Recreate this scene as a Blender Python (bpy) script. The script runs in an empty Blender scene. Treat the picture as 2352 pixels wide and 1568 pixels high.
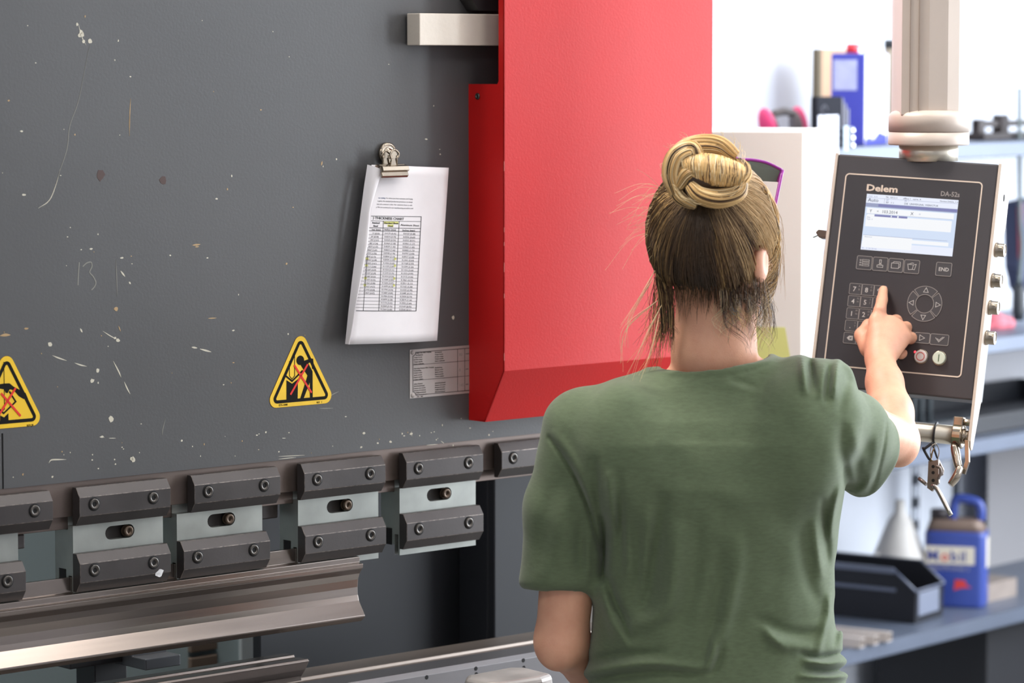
WIN_POW = 235; LAMP_POW = 27

import bpy, bmesh, math, random
import numpy as np
from mathutils import Vector, Matrix
random.seed(7); RNG = np.random.default_rng(7)
SC = bpy.context.scene
COL = SC.collection
PI = math.pi
# ------------------------------------------------------------------ camera model
FPX = 7400.0; PITCH = math.atan(634/7400); EYE = 1.70
CP, SP = math.cos(PITCH), math.sin(PITCH)
def ray(u, v):
    a = (u-1176)/FPX; b = (784-v)/FPX
    return Vector((a, CP+SP*b, -SP+CP*b))
def W(u, v, Y):                     # point of the place seen at (u,v), at distance Y
    r = ray(u, v); return Vector((0, 0, EYE)) + r*(Y/r.y)
class Frame:                        # upright frame: x along ang, y away, z up
    def __init__(s, o, deg):
        s.o = Vector(o); s.deg = deg; a = math.radians(deg)
        s.d = Vector((math.cos(a), math.sin(a), 0)); s.n = Vector((math.sin(a), -math.cos(a), 0))
    def tz(s, u, v, off=0.0):       # (t, z) on the vertical plane that stands off in front of the frame
        r = ray(u, v); o = s.o + s.n*off
        k = (o-Vector((0, 0, EYE))).dot(s.n)/r.dot(s.n)
        q = Vector((0, 0, EYE)) + r*k
        return (q-s.o).dot(s.d), q.z
    def onz(s, u, v, z):            # (t, y_local) on a level plane
        r = ray(u, v); k = (z-EYE)/r.z; q = Vector((0, 0, EYE)) + r*k
        return (q-s.o).dot(s.d), -(q-s.o).dot(s.n)
    def w(s, t, y, z): return s.o + s.d*t - s.n*y + Vector((0, 0, z))
# ------------------------------------------------------------------ materials
_M = {}
def srgb(c):
    return tuple(((x/255)/12.92 if x/255 <= .04045 else ((x/255+.055)/1.055)**2.4) for x in c)
def mat(name, rgb, rough=.5, metal=0.0, var=0.0, scale=8.0, rvar=0.0, bump=0.0, bscale=60.0, coat=0.0,
        emit=None, estr=1.0, rgb2=None, stretch=(1, 1, 1), sss=0.0, spec=.5, alpha=None, trans=0.0, sheen=0.0, aniso=0.0):
    if name in _M: return _M[name]
    m = bpy.data.materials.new(name); m.use_nodes = True; nt = m.node_tree; b = nt.nodes['Principled BSDF']
    c = srgb(rgb); b.inputs['Base Color'].default_value = (*c, 1); b.inputs['Roughness'].default_value = rough
    b.inputs['Metallic'].default_value = metal; b.inputs['Specular IOR Level'].default_value = spec
    if coat: b.inputs['Coat Weight'].default_value = coat; b.inputs['Coat Roughness'].default_value = .15
    if sheen: b.inputs['Sheen Weight'].default_value = sheen; b.inputs['Sheen Roughness'].default_value = .5
    if sss:
        b.inputs['Subsurface Weight'].default_value = sss; b.inputs['Subsurface Radius'].default_value = (1, .35, .2)
        b.inputs['Subsurface Scale'].default_value = .008
    if trans: b.inputs['Transmission Weight'].default_value = trans
    if alpha is not None: b.inputs['Alpha'].default_value = alpha
    if aniso: b.inputs['Anisotropic'].default_value = aniso
    if emit: b.inputs['Emission Color'].default_value = (*srgb(emit), 1); b.inputs['Emission Strength'].default_value = estr
    tc = nt.nodes.new('ShaderNodeTexCoord'); mp = nt.nodes.new('ShaderNodeMapping'); mp.inputs['Scale'].default_value = stretch
    nt.links.new(tc.outputs['Object'], mp.inputs['Vector'])
    if var or rvar:
        nz = nt.nodes.new('ShaderNodeTexNoise'); nz.inputs['Scale'].default_value = scale; nz.inputs['Detail'].default_value = 6
        nt.links.new(mp.outputs[0], nz.inputs['Vector'])
        if var:
            cr = nt.nodes.new('ShaderNodeValToRGB'); e = cr.color_ramp.elements
            e[0].position = .3; e[1].position = .7
            lo = srgb(rgb2) if rgb2 else tuple(max(0, x*(1-var)) for x in c)
            hi = c if rgb2 else tuple(min(1, x*(1+var)) for x in c)
            e[0].color = (*lo, 1); e[1].color = (*hi, 1)
            nt.links.new(nz.outputs['Fac'], cr.inputs[0]); nt.links.new(cr.outputs[0], b.inputs['Base Color'])
        if rvar:
            mr = nt.nodes.new('ShaderNodeMapRange'); mr.inputs[3].default_value = max(.03, rough-rvar); mr.inputs[4].default_value = min(1, rough+rvar)
            nt.links.new(nz.outputs['Fac'], mr.inputs[0]); nt.links.new(mr.outputs[0], b.inputs['Roughness'])
    if bump:
        n2 = nt.nodes.new('ShaderNodeTexNoise'); n2.inputs['Scale'].default_value = bscale; n2.inputs['Detail'].default_value = 4
        nt.links.new(mp.outputs[0], n2.inputs['Vector'])
        bp = nt.nodes.new('ShaderNodeBump'); bp.inputs['Strength'].default_value = bump; bp.inputs['Distance'].default_value = .002
        nt.links.new(n2.outputs['Fac'], bp.inputs['Height']); nt.links.new(bp.outputs[0], b.inputs['Normal'])
    _M[name] = m; return m
# ------------------------------------------------------------------ mesh builder
IDM = lambda a, b, h=0.0: Vector((a, b, h))
def catmull(pts, n=8, closed=False):
    P = [Vector(p) for p in pts]
    if len(P) < 3: return P
    out = []; N = len(P)
    for i in range(N if closed else N-1):
        p0 = P[(i-1) % N] if closed or i > 0 else P[0]*2-P[1]
        p1 = P[i]; p2 = P[(i+1) % N]
        p3 = P[(i+2) % N] if closed or i+2 < N else P[-1]*2-P[-2]
        for k in range(n):
            t = k/n
            out.append(.5*((2*p1)+(p2-p0)*t+(2*p0-5*p1+4*p2-p3)*t*t+(3*p1-p0-3*p2+p3)*t**3))
    if not closed: out.append(P[-1].copy())
    return out
def rrect(x0, y0, x1, y1, r, n=5):
    pts = []
    for cx, cy, a0 in ((x1-r, y1-r, 0), (x0+r, y1-r, 90), (x0+r, y0+r, 180), (x1-r, y0+r, 270)):
        for k in range(n+1):
            a = math.radians(a0+90*k/n); pts.append((cx+r*math.cos(a), cy+r*math.sin(a)))
    return pts
def circle(cx, cy, r, n=24, ry=None):
    return [(cx+r*math.cos(2*PI*k/n), cy+(ry or r)*math.sin(2*PI*k/n)) for k in range(n)]
class MB:
    def __init__(s): s.v = []; s.f = []; s.mi = []; s.sm = []
    def add(s, vs, fs, mi=0, smooth=False):
        b = len(s.v); s.v += [tuple(x) for x in vs]
        for f in fs: s.f.append([b+i for i in f]); s.mi.append(mi); s.sm.append(smooth)
        return s
    def box(s, x0, x1, y0, y1, z0, z1, mi=0, M=None):
        vs = [Vector((x, y, z)) for x in (x0, x1) for y in (y0, y1) for z in (z0, z1)]
        if M: vs = [M @ v for v in vs]
        return s.add(vs, [(0, 1, 3, 2), (4, 6, 7, 5), (0, 4, 5, 1), (2, 3, 7, 6), (0, 2, 6, 4), (1, 5, 7, 3)], mi)
    def prism(s, poly, h0, h1, f=IDM, mi=0, smooth=False, holes=None):
        n = len(poly)
        a = sum(poly[i][0]*poly[(i+1) % n][1]-poly[(i+1) % n][0]*poly[i][1] for i in range(n))
        if a < 0: poly = poly[::-1]
        vs = [f(p[0], p[1], h0) for p in poly]+[f(p[0], p[1], h1) for p in poly]
        s.add(vs, [list(range(n))[::-1], list(range(n, 2*n))], mi)
        b = len(s.v)-2*n
        for i in range(n):
            j = (i+1) % n; s.f.append([b+i, b+j, b+n+j, b+n+i]); s.mi.append(mi); s.sm.append(smooth)
        return s
    def ribbon(s, pts, w, h0, h1, f=IDM, closed=False, mi=0, taper=False):
        P = [Vector((p[0], p[1])) for p in pts]; N = len(P); L = []; R = []
        for i in range(N):
            a = P[(i-1) % N] if (closed or i > 0) else P[i]
            c = P[(i+1) % N] if (closed or i < N-1) else P[i]
            d1 = (P[i]-a); d2 = (c-P[i])
            if d1.length < 1e-9: d1 = d2
            if d2.length < 1e-9: d2 = d1
            d1 = d1.normalized(); d2 = d2.normalized(); t = (d1+d2)
            t = t.normalized() if t.length > 1e-6 else d1
            nn = Vector((-t.y, t.x)); k = 1/max(.4, nn.dot(Vector((-d1.y, d1.x))))
            ww = w/2*k
            if taper: ww *= max(.15, math.sin(PI*min(1, max(0, (i+.3)/(N-.4)))))
            L.append(P[i]+nn*ww); R.append(P[i]-nn*ww)
        vs = []
        for h in (h0, h1): vs += [f(p.x, p.y, h) for p in L]+[f(p.x, p.y, h) for p in R]
        fs = []; M = N if closed else N-1
        for i in range(M):
            j = (i+1) % N
            fs += [(2*N+i, 3*N+i, 3*N+j, 2*N+j), (i, j, N+j, N+i), (i, 2*N+i, 2*N+j, j), (N+i, N+j, 3*N+j, 3*N+i)]
        if not closed: fs += [(0, N, 3*N, 2*N), (N-1, 3*N-1, 4*N-1, 2*N-1)]
        return s.add(vs, fs, mi)
    def tube(s, pts, r, n=8, mi=0, closed=False, caps=True, flat=1.0, up=None):
        P = [Vector(p) for p in pts]; N = len(P)
        rs = r if isinstance(r, (list, tuple)) else [r]*N
        T = []
        for i in range(N):
            a = P[(i-1) % N] if (closed or i > 0) else P[i]; c = P[(i+1) % N] if (closed or i < N-1) else P[i]
            T.append((c-a).normalized() if (c-a).length > 1e-9 else Vector((0, 0, 1)))
        u = Vector(up) if up else (Vector((0, 0, 1)) if abs(T[0].z) < .9 else Vector((1, 0, 0)))
        u = (u-T[0]*u.dot(T[0])).normalized(); vs = []
        for i in range(N):
            u = (u-T[i]*u.dot(T[i])); u = u.normalized() if u.length > 1e-6 else T[i].orthogonal().normalized()
            w = T[i].cross(u)
            for k in range(n):
                a = 2*PI*k/n; vs.append(P[i]+(u*math.cos(a)+w*math.sin(a)*flat)*rs[i])
        fs = []
        for i in range(N if closed else N-1):
            j = (i+1) % N
            for k in range(n): fs.append((i*n+k, i*n+(k+1) % n, j*n+(k+1) % n, j*n+k))
        s.add(vs, fs, mi, True)
        if caps and not closed:
            b = len(s.v)-len(vs); s.f += [[b+k for k in range(n)][::-1], [b+(N-1)*n+k for k in range(n)]]; s.mi += [mi, mi]; s.sm += [False, False]
        return s
    def lathe(s, prof, n=24, M=None, mi=0, smooth=True):     # prof: (r, z); open ends are capped
        vs = []
        for r, z in prof:
            for k in range(n):
                a = 2*PI*k/n; p = Vector((r*math.cos(a), r*math.sin(a), z)); vs.append(M @ p if M else p)
        fs = []
        for i in range(len(prof)-1):
            for k in range(n): fs.append((i*n+k, i*n+(k+1) % n, (i+1)*n+(k+1) % n, (i+1)*n+k))
        s.add(vs, fs, mi, smooth); b = len(s.v)-len(vs)
        s.f += [[b+k for k in range(n)][::-1], [b+(len(prof)-1)*n+k for k in range(n)]]; s.mi += [mi, mi]; s.sm += [False, False]
        return s
    def ball(s, c, r, n=12, mi=0, sc=(1, 1, 1), M=None):
        vs = []; fs = []; m = n//2
        for i in range(m+1):
            th = PI*i/m
            for k in range(n):
                a = 2*PI*k/n; p = Vector((c[0]+r*sc[0]*math.sin(th)*math.cos(a), c[1]+r*sc[1]*math.sin(th)*math.sin(a), c[2]+r*sc[2]*math.cos(th)))
                vs.append(M @ p if M else p)
        for i in range(m):
            for k in range(n): fs.append((i*n+k, (i+1)*n+k, (i+1)*n+(k+1) % n, i*n+(k+1) % n))
        return s.add(vs, fs, mi, True)
    def build(s, name, mats, parent=None, bevel=0.0, seg=2, subsurf=0, label=None, smooth=False, wear=None):
        me = bpy.data.meshes.new(name); me.from_pydata(s.v, [], s.f)
        mats = mats if isinstance(mats, (list, tuple)) else [mats]
        for m in mats: me.materials.append(m)
        me.polygons.foreach_set('material_index', s.mi)
        me.polygons.foreach_set('use_smooth', [True]*len(s.f) if smooth else s.sm)
        me.update(); bm = bmesh.new(); bm.from_mesh(me); bmesh.ops.recalc_face_normals(bm, faces=bm.faces); bm.to_mesh(me); bm.free()
        o = bpy.data.objects.new(name, me); COL.objects.link(o)
        if parent: o.parent = parent
        if bevel:
            b = o.modifiers.new('bevel', 'BEVEL'); b.width = bevel; b.segments = seg; b.limit_method = 'ANGLE'; b.angle_limit = math.radians(28)
            if wear is not None: b.material = wear
        if subsurf:
            q = o.modifiers.new('sub', 'SUBSURF'); q.levels = subsurf; q.render_levels = subsurf
        if label: o['label'] = label
        return o
def tag(o, label=None, cat=None, group=None, kind=None):
    if label: o['label'] = label
    if cat: o['category'] = cat
    if group: o['group'] = group
    if kind: o['kind'] = kind
    return o
def thing(name, label, cat, loc=(0, 0, 0), deg=0.0, group=None, M=None):
    o = bpy.data.objects.new(name, None); COL.objects.link(o); o.empty_display_size = .05
    if M is not None: o.matrix_world = M
    else: o.location = loc; o.rotation_euler = (0, 0, math.radians(deg))
    return tag(o, label, cat, group)
def dup(root, loc=None, label=None):
    r = root.copy(); COL.objects.link(r)
    if loc is not None: r.location = loc
    if label: r['label'] = label
    def rec(a, b):
        for ch in list(a.children):
            c = ch.copy(); COL.objects.link(c); c.parent = b; rec(ch, c)
    rec(root, r); return r
def text_mb(mb, s, size, f, x=0.0, y=0.0, h0=0.0, h1=.0003, mi=0, align='LEFT', bold=0.0, sx=1.0, rot=0.0):
    """letters of s set on the flat mapped by f(a, b, h)"""
    cu = bpy.data.curves.new('letters', 'FONT'); cu.body = s; cu.size = size; cu.align_x = align; cu.offset = bold; cu.resolution_u = 2
    cu.extrude = .5
    o = bpy.data.objects.new('letters', cu); COL.objects.link(o); bpy.context.view_layer.update()
    me = bpy.data.meshes.new_from_object(o.evaluated_get(bpy.context.evaluated_depsgraph_get()))
    c, sn = math.cos(rot), math.sin(rot); vs = []
    for v in me.vertices:
        a, b = v.co.x*sx, v.co.y
        vs.append(f(x+a*c-b*sn, y+a*sn+b*c, h0 if v.co.z < 0 else h1))
    mb.add(vs, [list(p.vertices) for p in me.polygons], mi)
    bpy.data.objects.remove(o); bpy.data.curves.remove(cu); bpy.data.meshes.remove(me)
    return mb
# ------------------------------------------------------------------ frames
RAM = Frame((0, 0, 0), 42.2); _p = W(1015, 1100, 5.0); RAM.o = Vector((_p.x, _p.y, 0))
SHF = Frame((0, 0, 0), 50.0); _p = W(2150, 1455, 7.6); SHF.o = Vector((_p.x, _p.y, 0))
# ------------------------------------------------------------------ camera
cam = bpy.data.cameras.new('camera'); co = bpy.data.objects.new('camera', cam); COL.objects.link(co)
co.location = (0, 0, EYE); co.rotation_euler = (math.pi/2-PITCH, 0, 0)
cam.sensor_width = 36; cam.lens = FPX/2352*36; cam.clip_start = .05
cam.dof.use_dof = True; cam.dof.focus_distance = 4.72; cam.dof.aperture_fstop = 4.6; cam.dof.aperture_blades = 9
SC.camera = co
# ------------------------------------------------------------------ view
SC.view_settings.view_transform = 'Standard'; SC.view_settings.look = 'None'; SC.view_settings.exposure = 0.0; SC.view_settings.gamma = 1
# ------------------------------------------------------------------ room
white_wall = mat('white plaster', (222, 226, 235), .8, var=.03, scale=3, bump=.1, bscale=40)
conc = mat('sealed concrete', (128, 126, 122), .45, var=.18, scale=3, rvar=.1)
ceil_m = mat('ceiling paint', (214, 216, 218), .9, var=.02)
def struct(mb, name, m, bevel=0):
    o = mb.build(name, m, bevel=bevel); o['kind'] = 'structure'; return o
X0, X1, Y0, Y1, ZC = -4.6, 3.05, -2.6, 12.4, 4.2
struct(MB().box(X0-.1, X1+.1, Y0-.1, Y1+.1, -.1, 0), 'floor', conc)
struct(MB().box(X0-.1, X1+.1, Y0-.1, Y1+.1, ZC, ZC+.1), 'ceiling', ceil_m)
struct(MB().box(X0-.15, X0, Y0, Y1, 0, ZC), 'wall_left', white_wall)
struct(MB().box(X0, X1, Y0-.15, Y0, 0, ZC), 'wall_front', white_wall)
# right wall: a long window band
wz0, wz1, wy0, wy1 = .7, 3.0, 4.7, 8.6
w = MB().box(X1, X1+.15, Y0, Y1, 0, wz0).box(X1, X1+.15, Y0, Y1, wz1, ZC).box(X1, X1+.15, Y0, wy0, wz0, wz1).box(X1, X1+.15, wy1, Y1, wz0, wz1)
struct(w, 'wall_right', white_wall)
fr_m = mat('white window frame', (225, 226, 228), .5)
fm = MB()
for k in range(7):
    y = wy0+(wy1-wy0)*k/6; fm.box(X1+.04, X1+.1, y-.03, y+.03, wz0, wz1)
for z in (wz0+.03, (wz0+wz1)/2, wz1-.03): fm.box(X1+.045, X1+.095, wy0, wy1, z-.03, z+.03)
struct(fm, 'window_1', fr_m)
# the long back wall the shelving stands against
wb = MB().box(-4.55, 3.5, .5, .62, 0, ZC)
o = struct(wb, 'wall_back', white_wall); o.location = SHF.o; o.rotation_euler.z = math.radians(SHF.deg)
# ------------------------------------------------------------------ light
def area(name, loc, rot, sx, sy, power, col=(1, 1, 1)):
    l = bpy.data.lights.new(name, 'AREA'); l.shape = 'RECTANGLE'; l.size = sx; l.size_y = sy; l.energy = power; l.color = col
    o = bpy.data.objects.new(name, l); COL.objects.link(o); o.location = loc; o.rotation_euler = rot; return o
area('window_daylight', (X1-.03, (wy0+wy1)/2, (wz0+wz1)/2), (0, math.radians(90), 0), wz1-wz0, wy1-wy0, WIN_POW, (.90, .95, 1.0))
tube_m = mat('lamp diffuser', (255, 255, 255), .5, emit=(255, 250, 240), estr=11)
cas_m = mat('lamp housing', (215, 215, 215), .5)
for k, (x, y) in enumerate([(-2.2, .8), (.4, .2), (2.0, 4.6), (-.97, 4.78), (2.0, 2.6)]):
    t = thing('unseen_batten', 'long unseen fluorescent batten lamp on the ceiling', 'lamp', (x, y, ZC-.1), group='ceiling battens')
    MB().box(-.7, .7, -.09, .09, .03, .1).build('housing', cas_m, t, bevel=.005)
    MB().box(-.68, .68, -.07, .07, 0, .03).build('diffuser', tube_m, t, bevel=.01)
    area('batten_light', (x, y, ZC-.12), (0, 0, 0), 1.36, .5, LAMP_POW*(4.5 if k == 3 else 1), (1, .93, .86))  # fourth batten is added, and stronger, to brighten the panel behind the machine
wd = bpy.data.worlds.new('sky'); SC.world = wd; wd.use_nodes = True
wd.node_tree.nodes['Background'].inputs[0].default_value = (.75, .86, 1, 1); wd.node_tree.nodes['Background'].inputs[1].default_value = 2.0
# ================================================================== PRESS BRAKE
R0 = RAM
def rthing(name, label, cat, group=None, t=0, y=0, z=0):
    return thing(name, label, cat, R0.w(t, y, z), R0.deg, group)
def rart(s):                       # flat art on a plane s in front of the ram: a = t, b = z
    return lambda a, b, h=0.0: Vector((a, -(s+h), b))
def rp(u, v, s=0.0): return R0.tz(u, v, s)
grey = mat('dark grey machine paint', (78, 78, 79), .45, var=.10, scale=2.2, rvar=.08, bump=.08, bscale=220)
chip = mat('bare chips and scratches', (200, 194, 176), .6)
chipd = mat('faint scratches', (128, 126, 118), .6)
rust = mat('rust spots', (80, 62, 58), .7)
chipo = mat('tan scratches', (176, 146, 104), .6)
steel = mat('worn brown steel', (128, 118, 110), .38, .75, var=.25, scale=5, rvar=.12, stretch=(.4, 1, 3), bump=.05)
rail_m = mat('blued rail steel', (112, 100, 94), .42, .7, var=.25, scale=6, rvar=.1, stretch=(.5, 1, 2))
black_ox = mat('black oxide steel', (72, 68, 67), .4, .55, var=.22, scale=9, rvar=.12, bump=.05, bscale=300)
zinc = mat('zinc plated steel', (150, 153, 148), .4, .6, var=.16, scale=16, rvar=.12)
toolst = mat('ground tool steel', (128, 119, 113), .22, .9, var=.3, scale=4, rvar=.08, stretch=(.25, 1, 6))
screw_m = mat('black screw steel', (92, 88, 84), .3, .8, var=.2, scale=60)
worn = mat('worn bright edge', (138, 128, 120), .4, .5, var=.45, scale=160, rgb2=(62, 58, 58))
hole_m = mat('dark hole', (10, 10, 11), .8)
red = mat('red machine paint', (198, 21, 20), .5, spec=.35, var=.07, scale=3, rvar=.06, bump=.12, bscale=260)
navy = mat('navy black paint', (22, 25, 31), .5, var=.1, scale=2)
teal = mat('grey teal paint', (158, 176, 180), .5, var=.05, scale=2)
alu = mat('pale anodised aluminium', (200, 186, 174), .45, .08, var=.05, scale=5, rvar=.05, stretch=(1, 1, 4))
brake = rthing('press_brake', 'large dark grey press brake with a red side cover and steel clamping rail', 'press brake')
# --- the painted ram plate with its scratches
TL = rp(6, 1050)[0]
pm = MB()
pm.box(-1.7, TL-.0015, 0, .06, 1.112, 2.3).box(TL+.0015, .52, 0, .06, 1.112, 2.3).box(TL-.01, TL+.01, .003, .05, 1.112, 1.19).box(TL-.0016, TL+.0016, 0.0, .05, 1.19, 2.3)
fa = rart(0.0)
def scr(pts, w=2.2, mi=1, taper=True):            # scratch along photo points on the plate
    q = [rp(*p) for p in pts]
    if len(q) > 2: q = [(v.x, v.y) for v in catmull([(a, b, 0) for a, b in q], 5)]
    elif len(q) == 2:
        (a, b), (c, d) = q; q = [(a+(c-a)*k/4, b+(d-b)*k/4) for k in range(5)]
    pm.ribbon(q, w/1500, -.0004, .00025, fa, mi=mi, taper=taper)
def spot(u, v, r=2.5, mi=1, k=1.0):
    a, b = rp(u, v); n = 7; ph = random.random()*6
    pm.prism([(a+(r/1500)*(.6+.6*random.random())*math.cos(2*PI*i/n+ph)*k, b+(r/1500)*(.6+.6*random.random())*math.sin(2*PI*i/n+ph)) for i in range(n)], -.0004, .0003, fa, mi)
scr([(300, 226), (298, 262), (297, 313)], 2.2, 4); scr([(298, 262), (297, 300)], 3, 4)
scr([(180, 55), (184, 72), (191, 92), (198, 104)], 2, 1)
for a in ((186, 74, 6), (189, 80, 6), (183, 82, 5), (207, 95, 6), (192, 95, 4), (177, 56, 4)): spot(*a)
scr([(206, 103), (200, 130), (185, 210), (176, 245), (160, 290), (155, 335), (148, 362), (138, 390), (126, 430), (112, 462), (95, 478)], 1.6, 2)
scr([(138, 388), (128, 425), (113, 460), (88, 478)], 2.4, 1)
scr([(182, 602), (180, 628), (179, 655)], 2.4, 2, False)
scr([(190, 612), (199, 604), (209, 602), (211, 612), (206, 625), (214, 635), (220, 648), (217, 658), (210, 666)], 2.4, 2, False)
scr([(266, 596), (268, 640), (269, 680)], 1.8, 2)
for L in ([(277, 622), (287, 635)], [(296, 647), (300, 652)], [(184, 754), (189, 763)], [(440, 797), (453, 799)], [(459, 801), (485, 808)]): scr(L, 4.0)
scr([(260, 829), (272, 852), (278, 866)], 3.2); scr([(285, 876), (292, 892), (299, 905)], 3.2)
scr([(120, 816), (135, 822), (153, 828)], 3); scr([(171, 833), (185, 838), (199, 841)], 3)
scr([(236, 760), (253, 771), (272, 781)], 2.2); spot(271, 781, 5); spot(264, 776, 3)
scr([(272, 748), (277, 761)], 2.4, 4); scr([(478, 731), (497, 730)], 2.6, 4)
scr([(442, 563), (460, 561)], 4, 4); scr([(448, 567), (457, 566)], 3, 4); spot(267, 709, 7, 4)
scr([(112, 1063), (118, 1056), (135, 1055), (152, 1055)], 3.0, 1); spot(306, 1056, 7, 1); spot(303, 1054, 5, 1)
spot(230, 403, 12, 3); spot(375, 416, 10, 3); spot(255, 962, 7); spot(212, 874, 5); spot(224, 850, 5); spot(115, 790, 6)
scr([(754, 912), (765, 905), (778, 899)], 2.2, 2); scr([(733, 938), (765, 937)], 2, 2)
scr([(380, 960), (374, 985), (372, 1000)], 2, 2); scr([(740, 370), (738, 380)], 4, 4); scr([(660, 604), (656, 607)], 5, 4)
scr([(0, 771), (12, 769), (24, 769)], 6, 4); spot(1041, 729, 5)
for L in ([(228, 1003), (240, 1004)], [(250, 1006), (266, 1006)], [(648, 1006), (656, 1006)], [(640, 1054), (680, 1050)], [(640, 1048), (700, 1045)], [(980, 1022), (1005, 1020)], [(1012, 1012), (1020, 1018)], [(945, 990), (946, 1002)]): scr(L, 1.5)
for i in range(110):                               # small chips, denser low down
    v = 1100-random.random()**1.7*1080; u = random.random()*1040+4
    if 780 < u < 1040 and 360 < v < 930: continue
    if v > 1095-u*.097: v -= 60
    spot(u, v, random.choice((1.2, 1.4, 1.7, 2.2, 2.8)), 1 if random.random() < .75 else 4, random.choice((.7, 1, 1.8)))
for i in range(26):
    u = random.random()*1200; v = 1108-u*.097-random.random()**2*60; spot(u, v, random.choice((1.2, 1.8, 2.6)), 1, random.choice((1, 1.3, 1.8)))
pm.build('ram_plate', [grey, chip, chipd, rust, chipo], brake)
# --- rail under the plate
MB().prism([(-.004, 1.112), (-.004, 1.062), (-.013, 1.062), (-.013, 1.043), (-.075, 1.043), (-.075, 1.112)], -1.7, .9, lambda a, b, h: Vector((h, -a, b))).build('clamping_rail', rail_m, brake, bevel=.0008)
# side frame and dark inner plates
def rbox(name, m, t0, t1, s0, s1, z0, z1, bevel=.002, parent=brake, label=None):
    return MB().box(t0, t1, -s1, -s0, z0, z1).build(name, m, parent, bevel=bevel, label=label)
ta = rp(1107, 1300, -.30)[0]; tb = rp(596, 1300, -.36)[0]; tc_ = rp(1136, 1300, -.27)[0]
rbox('side_frame', navy, tc_, .47, -1.0, -.27, 0, 2.3)
rbox('inner_plate', navy, tb, tc_, -.38, -.36, 0, 1.5)
rbox('frame_post', navy, ta, tc_+.01, -.36, -.285, 0, 1.2)
rbox('rear_cabinet', teal, -1.9, tb+.3, -.86, -.8, 0, 2.2, label='pale grey teal sheet panel behind the tools')
dk = MB(); q0 = rp(1085, 0, .03); q1 = rp(1100, 30, .03)
dk.prism([(q0[0], 1.9), (q0[0], q0[1]), (q1[0], q1[1]+.004), (.12, q1[1]+.004), (.12, 1.9)], -.0, .03, rart(0)).build('dark_opening_block', mat('dark opening', (34, 32, 34), .6), brake, bevel=.001)  # dark block put in for the shaded opening above the guide bar
gb = MB(); q = rp(960, 68, .03); gb.box(q[0], .14, -.034, -.004, 1.7305, 1.779).build('guide_bar', mat('cream bar', (222, 212, 198), .5, .1, var=.06, scale=12, bump=.15, bscale=150), brake, bevel=.0012)
# small stop blocks beneath the rail
a, b = rp(52, 1244); rbox('stop_block', black_ox, a-.009, a+.012, -.03, -.012, b-.012, 1.043)
a, b = rp(622, 1185, -.03); rbox('stop_block', black_ox, a-.02, a+.014, -.06, -.03, 1.02, 1.043)
# --- red cover
c = MB(); e = .0025
side = [(0, 1.147), (.038, 1.1445), (.083, 1.2275), (.083, 2.2), (.070, 2.2), (.070, 1.676), (.067, 1.671), (0, 1.671)]
c.prism([(s_, z_) for s_, z_ in side], .0563, .0563+e, lambda a, b, h: Vector((h, -a, b)))
c.box(.0563, .515, -.083, -.083+e, 1.2275, 2.2)                                   # front
nrm = Vector((.0825, -.0455)).normalized()*e
c.prism([(.038, 1.1445), (.083, 1.2275), (.083-nrm.x, 1.2275-nrm.y), (.038-nrm.x, 1.1445-nrm.y)], .0563, .515, lambda a, b, h: Vector((h, -a, b)))
c.box(.0563, .515, -.038, 0, 1.1445, 1.1445+e)
c.prism([(s_, z_) for s_, z_ in [(0, 1.147), (.038, 1.1445), (.083, 1.2275), (.083, 2.2), (0, 2.2)]], .515-e, .515, lambda a, b, h: Vector((h, -a, b)))
for k in range(14):                               # worn spots along the folded edge
    z = 1.23+random.random()*.9; c.box(.0560, .0566, -.0834, -.0828, z, z+random.random()*.02, 1)
cover = c.build('red_cover', [red, mat('worn pink edge', (240, 150, 140), .6)], brake, bevel=.0009)
cover['label'] = 'bright red folded sheet metal side cover'
q = R0.tz(1100, 221, .02)
sc = MB(); Msc = Matrix.Translation((.0562, -.022, q[1])) @ Matrix.Rotation(-PI/2, 4, 'Y')
sc.lathe([(.0052, 0), (.0052, .0012), (.004, .0022), (.0022, .0022), (.0022, .0008)], 16, Msc).build('cover_screw', screw_m, cover)
# --- bed of the machine
RF = lambda a, b, h: Vector((h, -a, b))
MB().prism([(-.07, .60), (-.07, .775), (-.012, .775), (-.010, .770), (.0, .766), (.0, .60)], -1.7, .42, RF).build('bed_rail', steel, brake, bevel=.001)
bedm = mat('bed steel', (118, 116, 117), .4, .7, var=.15, scale=4, rvar=.1, stretch=(.3, 1, 2))
bd = MB(); bd.prism([(.001, .0), (.001, .768), (.006, .772), (.055, .772), (.062, .765), (.062, .0)], -1.7, .40, RF)
for (u, v) in ((980, 1555), (1093, 1535), (1202, 1516), (1203, 1533), (1094, 1548)):
    a, b = rp(u, v, .062); bd.prism(circle(a, b, .0035, 12), .0, .0004, rart(.062), 1)
bd.build('bed_plate', [bedm, hole_m], brake, bevel=.0015)
a, b = R0.onz(1163, 1556, .80); print('block', a, b)
cb = MB(); cb.prism([(-.07, -.03), (-.055, -.05), (.03, -.055), (.065, -.045), (.072, .03), (.05, .05), (-.05, .045), (-.075, .02)], 0, .07, lambda x, y, h: Vector((x*(1-.12*(h > .05)), y*(1-.12*(h > .05)), h)))
cbt = thing('clamp_block', 'worn pale grey cast metal block in front of the machine bed at the bottom edge', 'block', R0.w(a, b, .735), R0.deg)
cb.build('casting', mat('cast aluminium', (176, 172, 168), .42, .3, var=.2, scale=18, rvar=.1, bump=.2), cbt, bevel=.008, seg=3)
MB().box(-.06, .06, -.05, .05, -.02, 0).box(-.035, .035, -.03, .03, -.725, -.02).box(-.11, .11, -.11, .11, -.735, -.725).build('stand', bedm, cbt, bevel=.002)
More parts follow.
